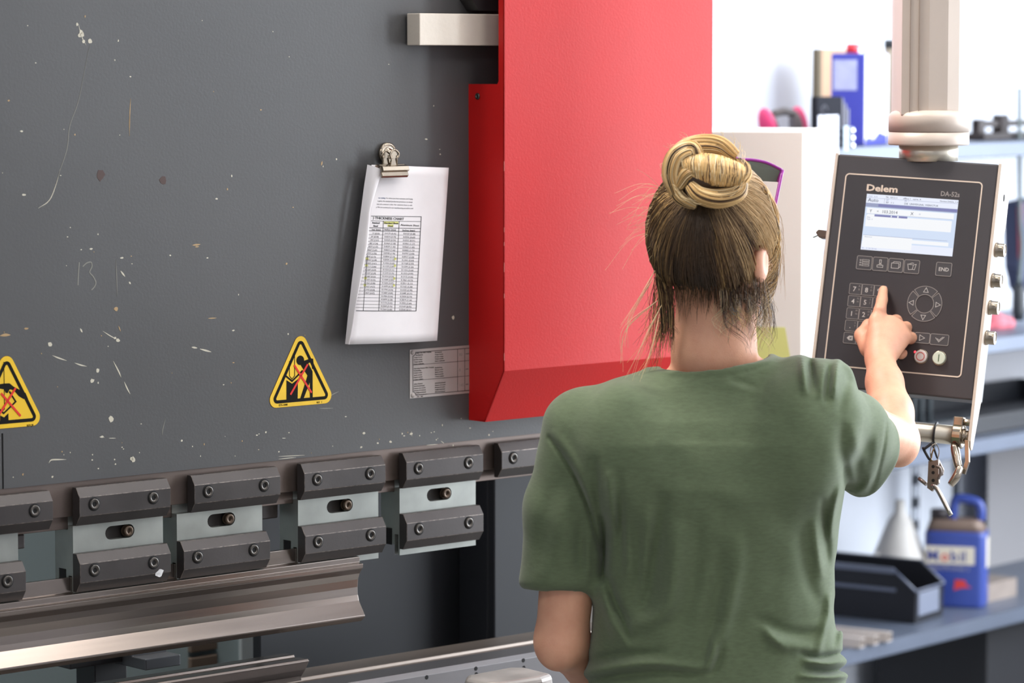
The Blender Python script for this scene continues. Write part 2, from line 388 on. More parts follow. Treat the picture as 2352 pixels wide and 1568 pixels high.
# --- plates and signs on the ram
yel = mat('sign yellow', (238, 194, 30), .45, var=.08, scale=14); blk = mat('sign black', (20, 18, 16), .7, var=.2, scale=60, spec=.15); rdp = mat('red marker', (222, 34, 20), .6)
edge = mat('sign edge brown', (110, 66, 20), .6)
def tri_round(cx, cz, w, h, r, inset=0.0, n=7):
    A = [Vector((-w/2, 0)), Vector((w/2, 0)), Vector((0, h))]; out = []
    for i in range(3):
        p = A[i]; a = (A[(i-1) % 3]-p).normalized(); b = (A[(i+1) % 3]-p).normalized(); bis = (a+b).normalized()
        half = a.angle(b)/2; ce = p+bis*((r+inset)/math.sin(half)); rr = r
        n1 = -(a-bis*a.dot(bis)).normalized(); st = math.atan2(*reversed((-bis).to_tuple()))
        span = PI/2-half
        for k in range(n+1):
            th = st-span+2*span*k/n; out.append((cx+ce.x+rr*math.cos(th), cz+ce.y+rr*math.sin(th)))
    return out
def warning(u0, u1, vtop, vb0, fig, label):
    l = rp(u0, vb0)[0]; r = rp(u1, vb0)[0]; zb = rp(u0, vb0)[1]; zt = rp((u0+u1)/2, vtop)[1]
    w = (r-l); h = zt-zb; cx = (l+r)/2; m = MB(); rr = .0125
    # outer sharp triangle that gives this rounded box
    Wd = w+.0205; Hh = h+.013; zb += 0
    m.prism(tri_round(cx, zb, Wd, Hh, rr), 0, .0004, fa, 3)
    m.prism(tri_round(cx, zb, Wd, Hh, rr-.0004, .0004), 0, .0007, fa, 0)
    m.ribbon(tri_round(cx, zb, Wd, Hh, .0045, .0115-.0045+.002, 5), .0048, 0, .001, fa, True, 1)
    S = w/.1175
    P = lambda x, y: (cx+x*S, zb+y*S)
    fig(m, P, S); return m.build('warning_sign', [yel, blk, rdp, edge], brake, label=label)
def fig1(m, P, S):
    H = .00105
    # coordinates: photo crop 1568 px = 220 px; centre x = 785, base y = 1385
    K = .1175/995
    def q(x, y): # crop -> sign, removing the slant of the base line
        return P((x-783)*K, (1387-y-(x-783)*.078)*K*.885)
    L = lambda pts, w, mi=1: m.ribbon([q(*p) for p in pts], w*K*S, 0, H, fa, mi=mi)
    m.prism([q(550, 1015), q(640, 1065), q(735, 1000), q(728, 1310), q(548, 1325)], 0, H, fa, 1)
    L([(535, 950), (640, 1028), (812, 875)], 22)
    L([(683, 590), (683, 950), (640, 998), (600, 955), (600, 740)], 9)
    c_ = q(775, 725); m.prism(circle(c_[0], c_[1], 50*K*S*1.25, 20, 68*K*S*.9), 0, H, fa, 1)
    m.prism([q(835, 732), q(950, 695), q(985, 700), q(1000, 845), q(970, 850), q(955, 745), q(905, 768), q(975, 885), q(975, 1290), q(930, 1290), q(930, 1040), q(822, 1290), q(768, 1290), q(860, 1040), q(893, 945), q(785, 800)], 0, H, fa, 1)
    for A_ in ([(675, 795), (955, 1195)], [(895, 780), (610, 1225)]): m.ribbon([q(*p) for p in A_], 26*K*S, H-.0001, H+.0004, fa, mi=2)
    text_mb(m, 'ETS-1000', 36*K*S, fa, *q(425, 1392), 0, H, 1); text_mb(m, 'REV   1', 30*K*S, fa, *q(1040, 1350), 0, H, 1)
def fig2(m, P, S):
    H = .00105; K = .1175/910.
    def q(x, y): return P((x-50)*K*1.0*.93, (1370-y-(x-50)*.078)*K*.885*.93)
    L = lambda pts, w, mi=1: m.ribbon([q(*p) for p in pts], w*K*S, 0, H, fa, mi=mi)
    m.prism([q(10, 715), q(90, 712), q(150, 760), q(270, 820), q(330, 850), q(370, 940), q(300, 940), q(230, 900), q(150, 810), q(90, 800), q(60, 855), q(30, 850), q(5, 800), q(-60, 790), q(-110, 760), q(-60, 725)], 0, H, fa, 1)
    L([(85, 830), (180, 980), (-5, 1150), (-190, 985), (-100, 890)], 20)
    m.prism([q(-60, 1180), q(0, 1210), q(65, 1150), q(68, 1300), q(-60, 1310)], 0, H, fa, 1)
    L([(8, 400), (8, 1090), (-40, 1130), (-90, 1090), (-90, 500)], 8)
    for A_ in ([(-40, 860), (250, 1190)], [(180, 780), (-90, 1190)]): m.ribbon([q(*p) for p in A_], 26*K*S, H-.0001, H+.0004, fa, mi=2)
    text_mb(m, 'REV JR.', 34*K*S, fa, *q(345, 1345), 0, H, 1)
warning(620, 760, 772, 938, fig1, 'yellow triangular warning sign of a worker bending over a press, crossed out in red')
w2 = rp(90, 985)[0]; u_l = 90-2*(90-8)+6
warning(-58, 90, 816, 990, fig2, 'yellow triangular warning sign showing a hand at a press tool, cut by the left image edge')
# name plate
np_m = mat('plate aluminium', (176, 170, 166), .45, .4, var=.08, scale=20); ink = mat('plate ink', (52, 46, 46), .6)
m = MB(); x0, x1, z0, z1 = -.066, .075, 1.187, 1.2625
m.prism([(x0, z0), (x1, z0), (x1, z1), (x0, z1)], 0, .001, fa, 0)
F_ = lambda pts, w, cl=False: m.ribbon(pts, w, 0, .0013, fa, cl, 1)
ix0, ix1, iz0, iz1 = x0+.006, x1-.008, z0+.0045, z1-.0045
F_([(ix0+.006, iz1), (ix1-.006, iz1)], .0009); F_([(ix0+.006, iz0), (ix1-.006, iz0)], .0009)
F_([(ix0, iz0+.005), (ix0, iz1-.005)], .0009); F_([(ix1, iz0+.005), (ix1, iz1-.005)], .0009)
for (cx, cz, a0) in ((ix0, iz1, 270), (ix0, iz0, 0), (ix1, iz1, 180), (ix1, iz0, 90)):
    F_([(cx+.006*math.cos(math.radians(a0+k*18)), cz+.0055*math.sin(math.radians(a0+k*18))) for k in range(6)], .0009)
c1 = x0+.098; c2 = x0+.113
for zz in (z0+.0275, z0+.0515): F_([(ix0, zz), (ix1, zz)], .0006)
for cc in (c1, c2): F_([(cc, iz0), (cc, iz1)], .0006)
LN = [['Falling Time After Stopping', 'Nachlaufzeit', 'Temps d arret', 'Arresto tempo', 'Tiempo parada', 'Duree coulisseau'],
      ['Operating Distance After Stopping', 'Nachlaufweg', 'Distance arret', 'Spazio arresto', 'Espacio parada', 'Course coulisse'],
      ['Safety Distance', 'Sicherheitsabstand', 'Distance de securite', 'Distanza di sicurezza', 'Veiligheidsafstand', 'Sikkerhedsafstand']]
for r_ in range(3):
    zt = z0+.0735-r_*.024
    for k in range(6):
        text_mb(m, LN[r_][k], .0029, fa, ix0+.002+(.004 if (r_ == 0 and k < 2) or (r_ == 2 and k > 3) else 0), zt-.0046-k*.0034, 0, .00125, 1)
        if k < 5: text_mb(m, LN[r_][(k+1) % 6][:18], .0029, fa, ix0+.045, zt-.0060-k*.0034, 0, .00125, 1)
    text_mb(m, ('80', '8', '145')[r_], .007, fa, c1+.003, zt-.014, 0, .0012, 2); text_mb(m, ('mm/s', 'mm', 'mm')[r_], .0035, fa, c2+.002, zt-.012, 0, .0012, 1)
text_mb(m, 'ETIQ - 3001', .0025, fa, ix0+.008, z0+.001, 0, .00125, 1)
for cx, cz in ((ix0-.0005, iz1), (ix0-.0005, iz0), (ix1+.0005, iz1), (ix1+.0005, iz0)):
    m.ball((cx, -.0012, cz), .0036, 12, 0, (1, .5, 1))
m.build('rating_plate', [np_m, ink, mat('faint engraving', (150, 144, 140), .6)], brake, label='small engraved aluminium rating plate with black text columns')
# --- tool holders
def clamp_mb(t0, t1, ztop, zbot):
    s0, s1 = .0, .0185
    zf0, zf1 = ztop-.0135, zbot+.0145
    return MB().prism([(s0, zbot), (s1-.010, zbot), (s1, zf1), (s1, zf0), (s1-.009, ztop), (s0, ztop)], t0, t1, RF)
def screw_obj(t, z, parent):
    M = Matrix.Translation((t, -.0185, z)) @ Matrix.Rotation(PI/2, 4, 'X')
    m = MB(); m.lathe([(.0101, -.0002), (.0101, .0004), (.0086, .0005)], 24, M, 1)
    m.lathe([(.0080, 0), (.0080, .0016), (.0070, .0024), (.0045, .0024), (.0042, .0006)], 24, M, 0)
    m.lathe([(.0036, .0006), (.0036, .0007)], 6, M, 1)
    return m.build('socket_screw', [screw_m, hole_m], parent)
def holder_parts(root, upL, loL, upper=True, lower=True):
    if upper:
        a = clamp_mb(upL, upL+.1585, 1.1045, 1.0495).build('upper_clamp_plate', [black_ox, worn], root, bevel=.0006, seg=1, wear=1)
        screw_obj(upL+.0245, 1.080, a); screw_obj(upL+.1275, 1.080, a)
    if lower:
        a = clamp_mb(loL, loL+.1585, 1.0095, .9545).build('lower_clamp_plate', [black_ox, worn], root, bevel=.0006, seg=1, wear=1)
        screw_obj(loL+.0245, .9855, a); screw_obj(loL+.1275, .9855, a)
        bL = loL+.001; m = MB()
        prof = [(0, .9445), (0, 1.0), (0, 1.0485), (-.004, 1.0485), (-.004, 1.061), (-.0125, 1.061), (-.0125, 1.042), (-.045, 1.041), (-.045, .958), (-.036, .958), (-.036, .985), (-.018, .985), (-.018, .9600), (-.010, .9600), (-.010, .9445)]
        # front skin has a slot: build the body in pieces round it
        s0 = bL+.0555; s1 = s0+.051; zc = 1.0325; hr = .0098; bt = -.012
        m.prism([p if p[0] < bt else (bt, p[1]) for p in prof], bL, bL+.157, RF)
        slotp = [(s0+hr-hr*math.sin(PI*k/8), zc-hr*math.cos(PI*k/8)) for k in range(9)]+[(s1-hr+hr*math.sin(PI*k/8), zc+hr*math.cos(PI*k/8)) for k in range(9)]
        ztp, zbt = 1.0485, .9765; m.box(bL, bL+.157, 0, .0035, .9445, .9765); xl, xr = bL, bL+.157
        # ring faces between rectangle and slot outline
        outer = []
        for (x, z) in slotp:
            k = max(abs((x-(s0+s1)/2)/((s1-s0)/2+.0)), 1e-6)
            if z < zc-hr*.7: outer.append((x, zbt))
            elif z > zc+hr*.7: outer.append((x, ztp))
            else: outer.append((xl if x < (s0+s1)/2 else xr, zbt+(ztp-zbt)*(z-(zc-hr))/(2*hr)))
        outer[0] = (outer[0][0], zbt)
        n = len(slotp); poly_o = []
        vs = [(x, 0.0, z) for x, z in slotp]+[(x, 0.0, z) for x, z in outer]+[(x, -bt, z) for x, z in slotp]
        fs = []
        for i in range(n):
            j = (i+1) % n; fs += [(i, j, n+j, n+i), (i, 2*n+i, 2*n+j, j)]
        b0 = len(vs); vs += [(xl, 0, zbt), (xr, 0, zbt), (xr, 0, ztp), (xl, 0, ztp), (xl, -bt, zbt), (xr, -bt, zbt), (xr, -bt, ztp), (xl, -bt, ztp)]
        fs += [(b0, b0+1, b0+5, b0+4), (b0+3, b0+7, b0+6, b0+2), (b0, b0+4, b0+7, b0+3), (b0+1, b0+2, b0+6, b0+5)]
        def corner(cx, cz):
            best = [(i, outer[i]) for i in range(n)]
            # corner triangles close the skin
            for i in range(n):
                j = (i+1) % n; a, b = outer[i], outer[j]
                if abs(a[0]-b[0]) > 1e-6 and abs(a[1]-b[1]) > 1e-6:
                    if (abs(a[0]-cx) < 1e-6 or abs(b[0]-cx) < 1e-6) and (abs(a[1]-cz) < 1e-6 or abs(b[1]-cz) < 1e-6): return i, j
            return None
        for k, (cx, cz) in enumerate(((xl, zbt), (xr, zbt), (xr, ztp), (xl, ztp))):
            r = corner(cx, cz)
            if r: fs.append((n+r[0], n+r[1], b0+k))
        m.add(vs, fs)
        m.build('holder_body', zinc, root, bevel=0)
        g = MB(); g.box(bL-.0004, bL+.0002, .0185, .0335, .959, .984, 0).build('tang_slot', hole_m, root)
        M = Matrix.Translation((s1-hr-.001, -.0015, zc)) @ Matrix.Rotation(PI/2, 4, 'X')
        sm = MB().lathe([(.0078, -.008), (.0078, .0002), (.0068, .0010), (.0036, .0010), (.0034, -.002)], 20, M).lathe([(.0085, -.0082), (.0085, -.006)], 20, M)
        sm.build('slot_bolt', mat('bronzed bolt', (88, 74, 62), .4, .7), root)
        MB().box(s0-.004, s1+.004, .0112, .0116, zc-.013, zc+.013).build('slot_recess', mat('slot inside brown', (34, 28, 25), .7), root)
OFF = .0164
UL = [-.914, -.7105, -.509, -.305, -.1045, .093]
LL = [-.9605, -.711, -.529, -.304, -.104, None]
LAB = ['punch holder at the far left, cut by the image edge', 'second punch holder from the left, its lower plate scuffed white by a screw',
       'middle punch holder, its lower part shifted left of the upper plate', 'fourth punch holder, hanging over the end of the long punch',
       'rightmost complete punch holder, empty below with no punch in it', 'dark upper clamp plate with no holder under it, beside the person\'s sleeve']
for i in range(6):
    h = rthing('punch_holder', LAB[i], 'tool holder', 'row of punch holders on the clamping rail')
    holder_parts(h, UL[i]+OFF, (LL[i] or 0)+OFF, True, LL[i] is not None)
    if i == 1:
        a, b = rp(368, 1316, .02); MB().prism([(a+.009*math.cos(k)*(.6+.4*math.sin(k*2.3)), b+.006*math.sin(k)) for k in [x*.6 for x in range(10)]], .0185, .0188, rart(0)).build('scuff_mark', mat('white scuff', (205, 205, 205), .6, var=.3, scale=200), [c_ for c_ in h.children if c_.name.startswith('lower')][0])
# --- long punch
pu = rthing('long_punch', 'long straight steel bending punch with a bright polished flared lip, held under the holders', 'bending tool')
prof = [(-.004, .975), (-.004, .9535), (.0085, .9525), (.0085, .944), (.0165, .9425), (.0160, .936), (.008, .9265), (.0045, .917), (.003, .905), (.0035, .893), (.006, .8845), (.0205, .8635), (.0205, .861), (.012, .8535), (-.012, .851), (-.03, .873), (-.03, .944), (-.0115, .944), (-.0115, .975)]
MB().prism(prof, -1.72, -.1735, RF).build('punch_bar', toolst, pu, bevel=.0009)
# --- lower die
di = rthing('lower_die', 'steel V die bar on the machine bed at the lower edge of the photo', 'bending tool')
t_end = rp(700, 1515, .02)[0]
prof = [(-.028, .7765), (-.028, .813), (-.006, .8135), (-.004, .810), (.0, .806), (.004, .811), (.028, .812), (.031, .809), (.022, .795), (.012, .783), (.012, .7765)]
MB().prism(prof, -1.72, t_end, RF).build('die_bar', toolst, di, bevel=.0007)
# --- back gauge finger
bg = rthing('back_gauge', 'black stepped back gauge finger behind the tools', 'gauge')
s_ = -.20; a0, b0 = rp(165, 1530, s_); a1, b1 = rp(330, 1500, s_)
MB().box(a0-.01, a0+.10, -s_-.01, -s_+.10, .80, .835).build('gauge_arm', mat('gauge black', (36, 36, 40), .5), bg, bevel=.002)
MB().box(a0+.055, a0+.115, -s_+.02, -s_+.07, .30, .80).build('gauge_post', mat('gauge black', (36, 36, 40), .5), bg, bevel=.002)
gf = mat('gauge finger steel', (92, 94, 98), .4, .6)
MB().prism([(.0, .795), (.0, .812), (.035, .812), (.035, .835), (.12, .835), (.12, .795)], a0+.085, a0+.15, lambda a, b, h: Vector((h, -s_-.07+a, b))).build('stop_finger', gf, bg, bevel=.0015)
# cabinet detail behind (handles)
for (u, v) in ((462, 1478), (462, 1520)):
    a, b = rp(u, v, -.8); MB().box(a-.03, a+.03, .79, .8, b-.012, b+.012).build('cabinet_handle', mat('handle brown', (104, 92, 82), .5), brake, bevel=.002)
a, b = rp(560, 1500, -.8); MB().box(a-.012, a+.02, .792, .8, 0, 1.02).build('cabinet_edge', mat('panel edge light', (168, 178, 182), .5), brake, bevel=.002)
# --- papers and clip
paper = mat('white paper', (240, 236, 238), .7, var=.02, scale=30); pk = mat('print black', (42, 42, 46), .7); pg_ = mat('print grey', (128, 126, 130), .7)
hi = mat('highlighter yellow', (226, 226, 130), .7); pb = mat('print blue', (90, 120, 170), .7)
pt = rthing('paper_chart', 'white printed thickness chart with a curled left edge, hanging from the magnetic clip', 'paper')
tl, tr, bl, br = (846, 378), (1027, 385), (795, 791), (1004, 782)
def ps(a, b):          # sheet coordinates 0..1 -> local point; the sheet bows gently off the plate
    s = .012+.010*math.sin(PI*min(1, max(0, a)))*(.3+.7*(1-b))+.012*(1-b)+.004*b
    lt = rp(*tl, .012); rt_ = rp(*tr, .012); lb = rp(*bl, .024); rb = rp(*br, .024)
    t = (lt[0]*(1-a)+rt_[0]*a)*b+(lb[0]*(1-a)+rb[0]*a)*(1-b)
    z = (lt[1]*(1-a)+rt_[1]*a)*b+(lb[1]*(1-a)+rb[1]*a)*(1-b)
    return t, s, z
def fpaper(a, b, h=0.0):
    t, s, z = ps(a, b); return Vector((t, -(s+h), z))
m = MB(); NA, NB = 14, 20
vs = []; fs = []
for k in (0, 1):
    for i in range(NA+1):
        for j in range(NB+1): vs.append(fpaper(.02+.98*i/NA, j/NB, -.0003*k))
S_ = (NA+1)*(NB+1)
for i in range(NA):
    for j in range(NB):
        q = i*(NB+1)+j; fs += [(q, q+NB+1, q+NB+2, q+1), (S_+q, S_+q+1, S_+q+NB+2, S_+q+NB+1)]
for j in range(NB):
    q = j; fs.append((q, q+1, S_+q+1, S_+q)); q = NA*(NB+1)+j; fs.append((q, S_+q, S_+q+1, q+1))
for i in range(NA):
    q = i*(NB+1); fs.append((q, S_+q, S_+q+NB+1, q+NB+1)); q += NB; fs.append((q, q+NB+1, S_+q+NB+1, S_+q))
m.add(vs, fs, 0, True)
sheet = m.build('sheet', paper, pt)
# print on the sheet, in the photo's own chart layout (crop of 360x640 at x2.45)
def inv(u, v):         # photo pixel -> sheet coordinates
    a = b = .5
    for _ in range(25):
        w_ = R0.w(*[fpaper(a, b)[i] for i in (0, 1, 2)]); q = w_-Vector((0, 0, EYE)); f_ = q.y*CP-q.z*SP; uu = 1176+FPX*q.x/f_; vv = 784-FPX*(q.y*SP+q.z*CP)/f_
        a += (u-uu)/200; b += (vv-v)/400
    return a, b
cr = lambda x, y: inv(760+x/2.45, 300+y/2.45)
m = MB()
def line(x0, y0, x1, y1, w=2.2, mi=0):
    a, b = cr(x0, y0), cr(x1, y1); n = 12; P0 = Vector(fpaper(*a)); 
    pts = [(a[0]+(b[0]-a[0])*k/n, a[1]+(b[1]-a[1])*k/n) for k in range(n+1)]
    horiz = abs(x1-x0) > abs(y1-y0)
    vs = []
    for (p, q) in pts:
        o_ = (0, w/2.45/410) if horiz else (w/2.45/180, 0)
        vs += [fpaper(p-o_[0]/2, q-o_[1]/2, .0003), fpaper(p+o_[0]/2, q+o_[1]/2, .0003)]
    m.add(vs, [(2*k, 2*k+1, 2*k+3, 2*k+2) for k in range(n)], mi)
def ptext(s, x, y, size, mi=0, bold=0.0, sx=1.0):
    a, b = cr(x, y); a2, b2 = cr(x+100, y+3.5); ka = (a2-a)/100; kb = (b2-b)/100; a3, b3 = cr(x-8, y+100); kc = (a3-a)/100; kd = (b3-b)/100
    text_mb(m, s, size, lambda p, q, h: fpaper(a+p*ka-q*kc, b+p*kb-q*kd, h), 0, 0, .0002, .0004, mi, bold=bold, sx=sx)
xl_ = lambda y: 232-(y-478)*.172      # fold edge of the curl
xr_ = lambda y: 508-(y-485)*.055
line(225, 480, 508, 484, 3); line(508, 482, 479, 1014, 3.5); line(140, 1013, 479, 1014, 3.5)
line(225, 507, 507, 511); line(215, 546, 504, 550, 3); line(212, 563, 503, 568, 3)
for k in range(24):
    y = 586+k*18.6
    if k < 23: line(max(125, xl_(y)-10), y-1, 502-(y-585)*.053, y+2, 1.6)
c1x = lambda y: 384-(y-512)*.050; c2x = lambda y: 295-(y-512)*.052; c3x = lambda y: 205-(y-700)*.075
line(c1x(510), 510, c1x(1014), 1014, 2.4); line(c2x(510), 510, c2x(1014), 1014, 2.4); line(c3x(700), 700, c3x(1014), 1014, 2.0)
ptext(') THICKNESS CHART', 236, 497, 19, bold=.3); ptext('Aluminum Sheet', 391, 535, 15, sx=1.05)
ptext('Standard Sheet', 299, 523, 13, bold=.3); ptext('Steel', 322, 540, 13, bold=.3); ptext('lvanized', 232, 522, 13, bold=.3); ptext('Steel', 238, 540, 13, bold=.3)
ptext('hes (mm)', 230, 560, 13); ptext('Inches (mm)', 300, 560, 13); ptext('Inches (mm)', 402, 564, 14)
def hl(x0, x1, y): 
    a, b, c_, d_ = cr(x0, y-7), cr(x1, y-6), cr(x1, y+8), cr(x0, y+7); m.add([fpaper(*p, .00015) for p in (a, b, c_, d_)], [(0, 1, 2, 3)], 2)
for y in (720, 758, 830, 869): hl(c3x(y)-8, c1x(y)-6, y)
hl(298, 380, 518); hl(318, 352, 534)
rr = random.Random(3)
for k in range(24):
    y = 581+k*18.6
    v3 = .0159+.0095*k*(1+k*.02); v2 = .0179+.0095*k; v1 = .0217+.009*k
    ptext('%.4f (%.2f)' % (v3, v3*25.4), 407-k*1.0, y+2, 12.5, 1); ptext('%.4f (%.2f)' % (v2, v2*25.4), 302-k*1.0, y, 12, 1)
    if k < 19: ptext(('%.4f (%.2f)' % (v1, v1*25.4))[max(0, 4-k//2):], max(232-k*5.3, 205-k*1.2), y, 11.5, 1)
for k, s in enumerate(['ess casting. For where you learn extrusion and forging', 'n parts, the standard production processes is to always', 'tion of a customer order. Our customers know us with', 's. We are convinced in our manufacturing procedures and']):
    ptext(s, 266-k*4, 381+k*17.5, 10.5, 1, sx=.86)
ptext('ess casting', 266, 381, 10.5, 3, sx=.86)
m.build('printing', [pk, pg_, hi, pb], sheet)
# the curled back flap on the left of the sheet
fl = MB(); e0 = [(846, 378), (838, 430), (829, 500), (820, 570), (811, 640), (803, 710), (795, 790)]
e1 = [(884, 391), (872, 430), (857, 480), (851, 560), (836, 640), (819, 720), (806, 791)]
vs = []; n = len(e0); K = 7
for i in range(n):
    a = rp(*e0[i], .018); b = rp(*e1[i], .034)
    for k in range(K+1):
        q = k/K; s = .016+.012*math.sin(PI*.5*q)+.003*math.sin(PI*q)
        vs.append(Vector((a[0]*(1-q)+b[0]*q, -s, a[1]*(1-q)+b[1]*q)))
vs2 = [v+Vector((0, .0004, 0)) for v in vs]
fs = [(i*(K+1)+k, (i+1)*(K+1)+k, (i+1)*(K+1)+k+1, i*(K+1)+k+1) for i in range(n-1) for k in range(K)]
N_ = len(vs); fs += [tuple(N_+i for i in f[::-1]) for f in fs]
fl.add(vs+vs2, fs, 0, True); fl.build('curled_edge', paper, pt)
# magnetic bulldog clip
chrome = mat('nickel plate', (160, 148, 132), .2, .95, rvar=.06, var=.1, scale=30)
cl = rthing('magnetic_clip', 'nickel bulldog clip on a round magnet holding the printed chart', 'clip')
ct, cz = rp(893, 352, .006)
M = Matrix.Translation((ct-.001, 0, cz)) @ Matrix.Rotation(PI/2, 4, 'X')
MB().lathe([(.0150, 0), (.0165, .002), (.0165, .006), (.014, .0075), (.013, .0068), (.007, .0070), (.006, .0095), (.004, .0100)], 32, M).build('magnet', chrome, cl)
a = rp(872, 388, .03)[0]; b = rp(932, 388, .03)[0]; zc = rp(900, 389, .03)[1]
jaw = [(.024, zc+.004), (.030, zc+.007), (.037, zc+.005), (.039, zc-.001), (.035, zc-.004), (.037, zc-.009), (.034, zc-.0125), (.0325, zc-.011), (.034, zc-.008), (.032, zc-.004), (.034, zc-.001), (.030, zc+.003), (.026, zc+.001)]
MB().prism(jaw, a, b, RF).build('jaw', chrome, cl, bevel=.0005)
jb = [(.012, zc-.012), (.014, zc+.002), (.020, zc+.008), (.028, zc+.0075), (.028, zc+.005), (.021, zc+.005), (.017, zc), (.015, zc-.012)]
MB().prism(jb, a+.001, b-.001, RF).build('jaw', chrome, cl, bevel=.0005)
def wing(s0, tc0, zt):
    m = MB(); z0 = zc+.005
    for sx in (-1, 1):
        m.tube([(tc0+sx*.0065, -s0, z0), (tc0+sx*.0055, -s0-.002, z0+.010), (tc0+sx*.0055, -s0-.003, z0+.016)], .0014, 8)
    m.tube(catmull([(tc0-.0065, -s0-.0025, z0+.012), (tc0-.0085, -s0-.003, zt-.006), (tc0, -s0-.003, zt), (tc0+.0085, -s0-.003, zt-.006), (tc0+.0065, -s0-.0025, z0+.012)], 6), .0016, 8)
    m.prism([(tc0-.0055, z0), (tc0+.0055, z0), (tc0+.004, z0+.012), (tc0-.004, z0+.012)], s0, s0+.0012, rart(0))
    m.prism(circle(tc0, z0+.017, .0055, 14), s0+.001, s0+.0025, rart(0))
    return m.build('lever', chrome, cl)
wing(.030, (a+b)/2+.001, zc+.030); wing(.014, (a+b)/2-.002, zc+.028)
# ================================================================== CONTROL CONSOLE
_ps, _ta, _ro = math.radians(22.0), math.radians(11.16), math.radians(3.05)
_h = Vector((math.cos(_ps), -math.sin(_ps), 0)); _n = Vector((-math.sin(_ps)*math.cos(_ta), -math.cos(_ps)*math.cos(_ta), math.sin(_ta)))
_v = _n.cross(_h)
if _v.z < 0: _v = -_v
CH = _h*math.cos(_ro)-_v*math.sin(_ro); CV = _v*math.cos(_ro)+_h*math.sin(_ro); CN = CH.cross(CV)
CO = Vector((.6171, 5.0, 1.4531))
CM = Matrix(((CH.x, CV.x, CN.x, CO.x), (CH.y, CV.y, CN.y, CO.y), (CH.z, CV.z, CN.z, CO.z), (0, 0, 0, 1)))
def cn(u, v, h=0.0):
    r = ray(u, v); o = CO+CN*h; k = (o-Vector((0, 0, EYE))).dot(CN)/r.dot(CN); q = Vector((0, 0, EYE))+r*k-CO
    return q.dot(CH), q.dot(CV)
beige = mat('beige console paint', (212, 198, 184), .45, var=.03, scale=10)
dkp = mat('charcoal console paint', (66, 63, 66), .38, var=.05, scale=6, rvar=.05)
facem = mat('keypad foil', (54, 51, 54), .33, var=.06, scale=10)
linem = mat('keypad print cream', (222, 205, 188), .5); keyl = mat('key outline grey', (150, 144, 140), .5); keyf = mat('key foil', (68, 66, 69), .4)
inkw = mat('key legend', (196, 192, 188), .5)
brush = mat('brushed aluminium', (214, 206, 190), .33, .7, var=.08, scale=20, rvar=.06, stretch=(1, 1, 6))
cons = thing('control_console', 'press brake control console with lit screen and keypad hanging from a beige column', 'control panel', M=CM)
fx0, fy1 = cn(1926, 353); fx1, _ = cn(2294, 378); fy0 = cn(2233, 919)[1]
fx0 += 0.0; D = .066
MB().box(fx0, fx1, fy0, fy1, -D, 0).build('housing', dkp, cons, bevel=.003, seg=3)
# side cheeks; the right one runs on down to the hand rail
th = .005
bx_, by_ = cn(2240, 1035); yb = by_
def cheek(x, label=None):
    pr = [(.001, fy1+.001), (-D-.002, fy1+.001), (-D-.002, fy1-.09), (-D+.022, fy1-.15), (-D+.030, fy0-.0), (-.019, yb+.012), (-.015, yb+.002), (-.009, yb), (-.003, yb+.004), (.001, yb+.014)]
    return MB().prism(pr, x, x+th, lambda a, b, h: Vector((h, b, a))).build('side_cheek', beige, cons, bevel=.0008, label=label)
ch_l = cheek(fx0-th); ch_r = cheek(fx1)
q = cn(2314, 455, -.035); MB().lathe([(.0058, 0), (.0058, .0006)], 20, Matrix.Translation((fx1+th-.0002, q[1], -.036)) @ Matrix.Rotation(PI/2, 4, 'Y')).build('screw_hole', hole_m, ch_r)
sm_ = MB()
for (u, v) in ((2312, 575), (2302, 645), (2292, 707), (2283, 776)):
    y = cn(u, v, -.02)[1]
    M = Matrix.Translation((fx1+th, y, -.0225)) @ Matrix.Rotation(PI/2, 4, 'Y')
    MB().lathe([(.0118, 0), (.0118, .0025), (.0105, .003), (.0105, .013), (.0098, .0142), (.0092, .0142), (.0090, .0132)], 28, M).build('knurled_knob', chrome, cons)
# face foil, border line
lx0, ly1 = cn(1944, 398.5); lx1, _ = cn(2257, 418); ly0 = cn(2206, 866)[1]
MB().prism(rrect(lx0, ly0, lx1, ly1, .006), -.0002, .0004).build('keypad_foil', facem, cons)
MB().ribbon(rrect(lx0, ly0, lx1, ly1, .006, 6), .0020, .0, .0009, IDM, True).build('border_line', linem, cons)
# screen
sx0, sy1 = cn(1991.5, 445); sx1, sy0 = cn(2188, 589); sx1 = (sx1+cn(2201.5, 459)[0])/2; sx0 = (sx0+cn(1977, 573.6)[0])/2
SW, SH = sx1-sx0, sy1-sy0
def em(name, rgb, k): return mat(name, (18, 18, 22), .3, emit=rgb, estr=k, spec=.3)
scb = em('screen glow white', (236, 241, 255), .97)
scr_o = MB().box(sx0, sx1, sy0, sy1, .0, .0009).build('screen', scb, cons)
U = lambda a, b, h=0.0: Vector((sx0+a*SW, sy0+b*SH, .0009+h))
m = MB()
def ub(a0, b0, a1, b1, mi, h=.0001): m.add([U(a0, b0, h), U(a1, b0, h), U(a1, b1, h), U(a0, b1, h)], [(0, 1, 2, 3)], mi)
ub(.0, .145, 1, .77, 0); ub(.0, .77, 1, .84, 3); ub(.14, .785, 1, .83, 1, .0002); ub(.0, .795, .10, .825, 3, .0003)
ub(.02, .65, .97, .755, 2, .0002); ub(.02, .42, .955, .62, 2, .0002); ub(.03, .606, .47, .642, 1, .0003); ub(.03, .606, .11, .642, 2, .0004)
ub(.29, .610, .30, .638, 2, .0005); ub(.36, .608, .375, .64, 2, .0005)
ub(.01, .05, .55, .26, 2, .0002); ub(.55, .17, .945, .235, 2, .0002); ub(.01, .262, .93, .268, 3, .0003); ub(.2, .85, .202, .93, 4, .0003); ub(.0, .93, 1, .935, 3, .0003)
ub(.02, .648, .96, .652, 3, .0003)
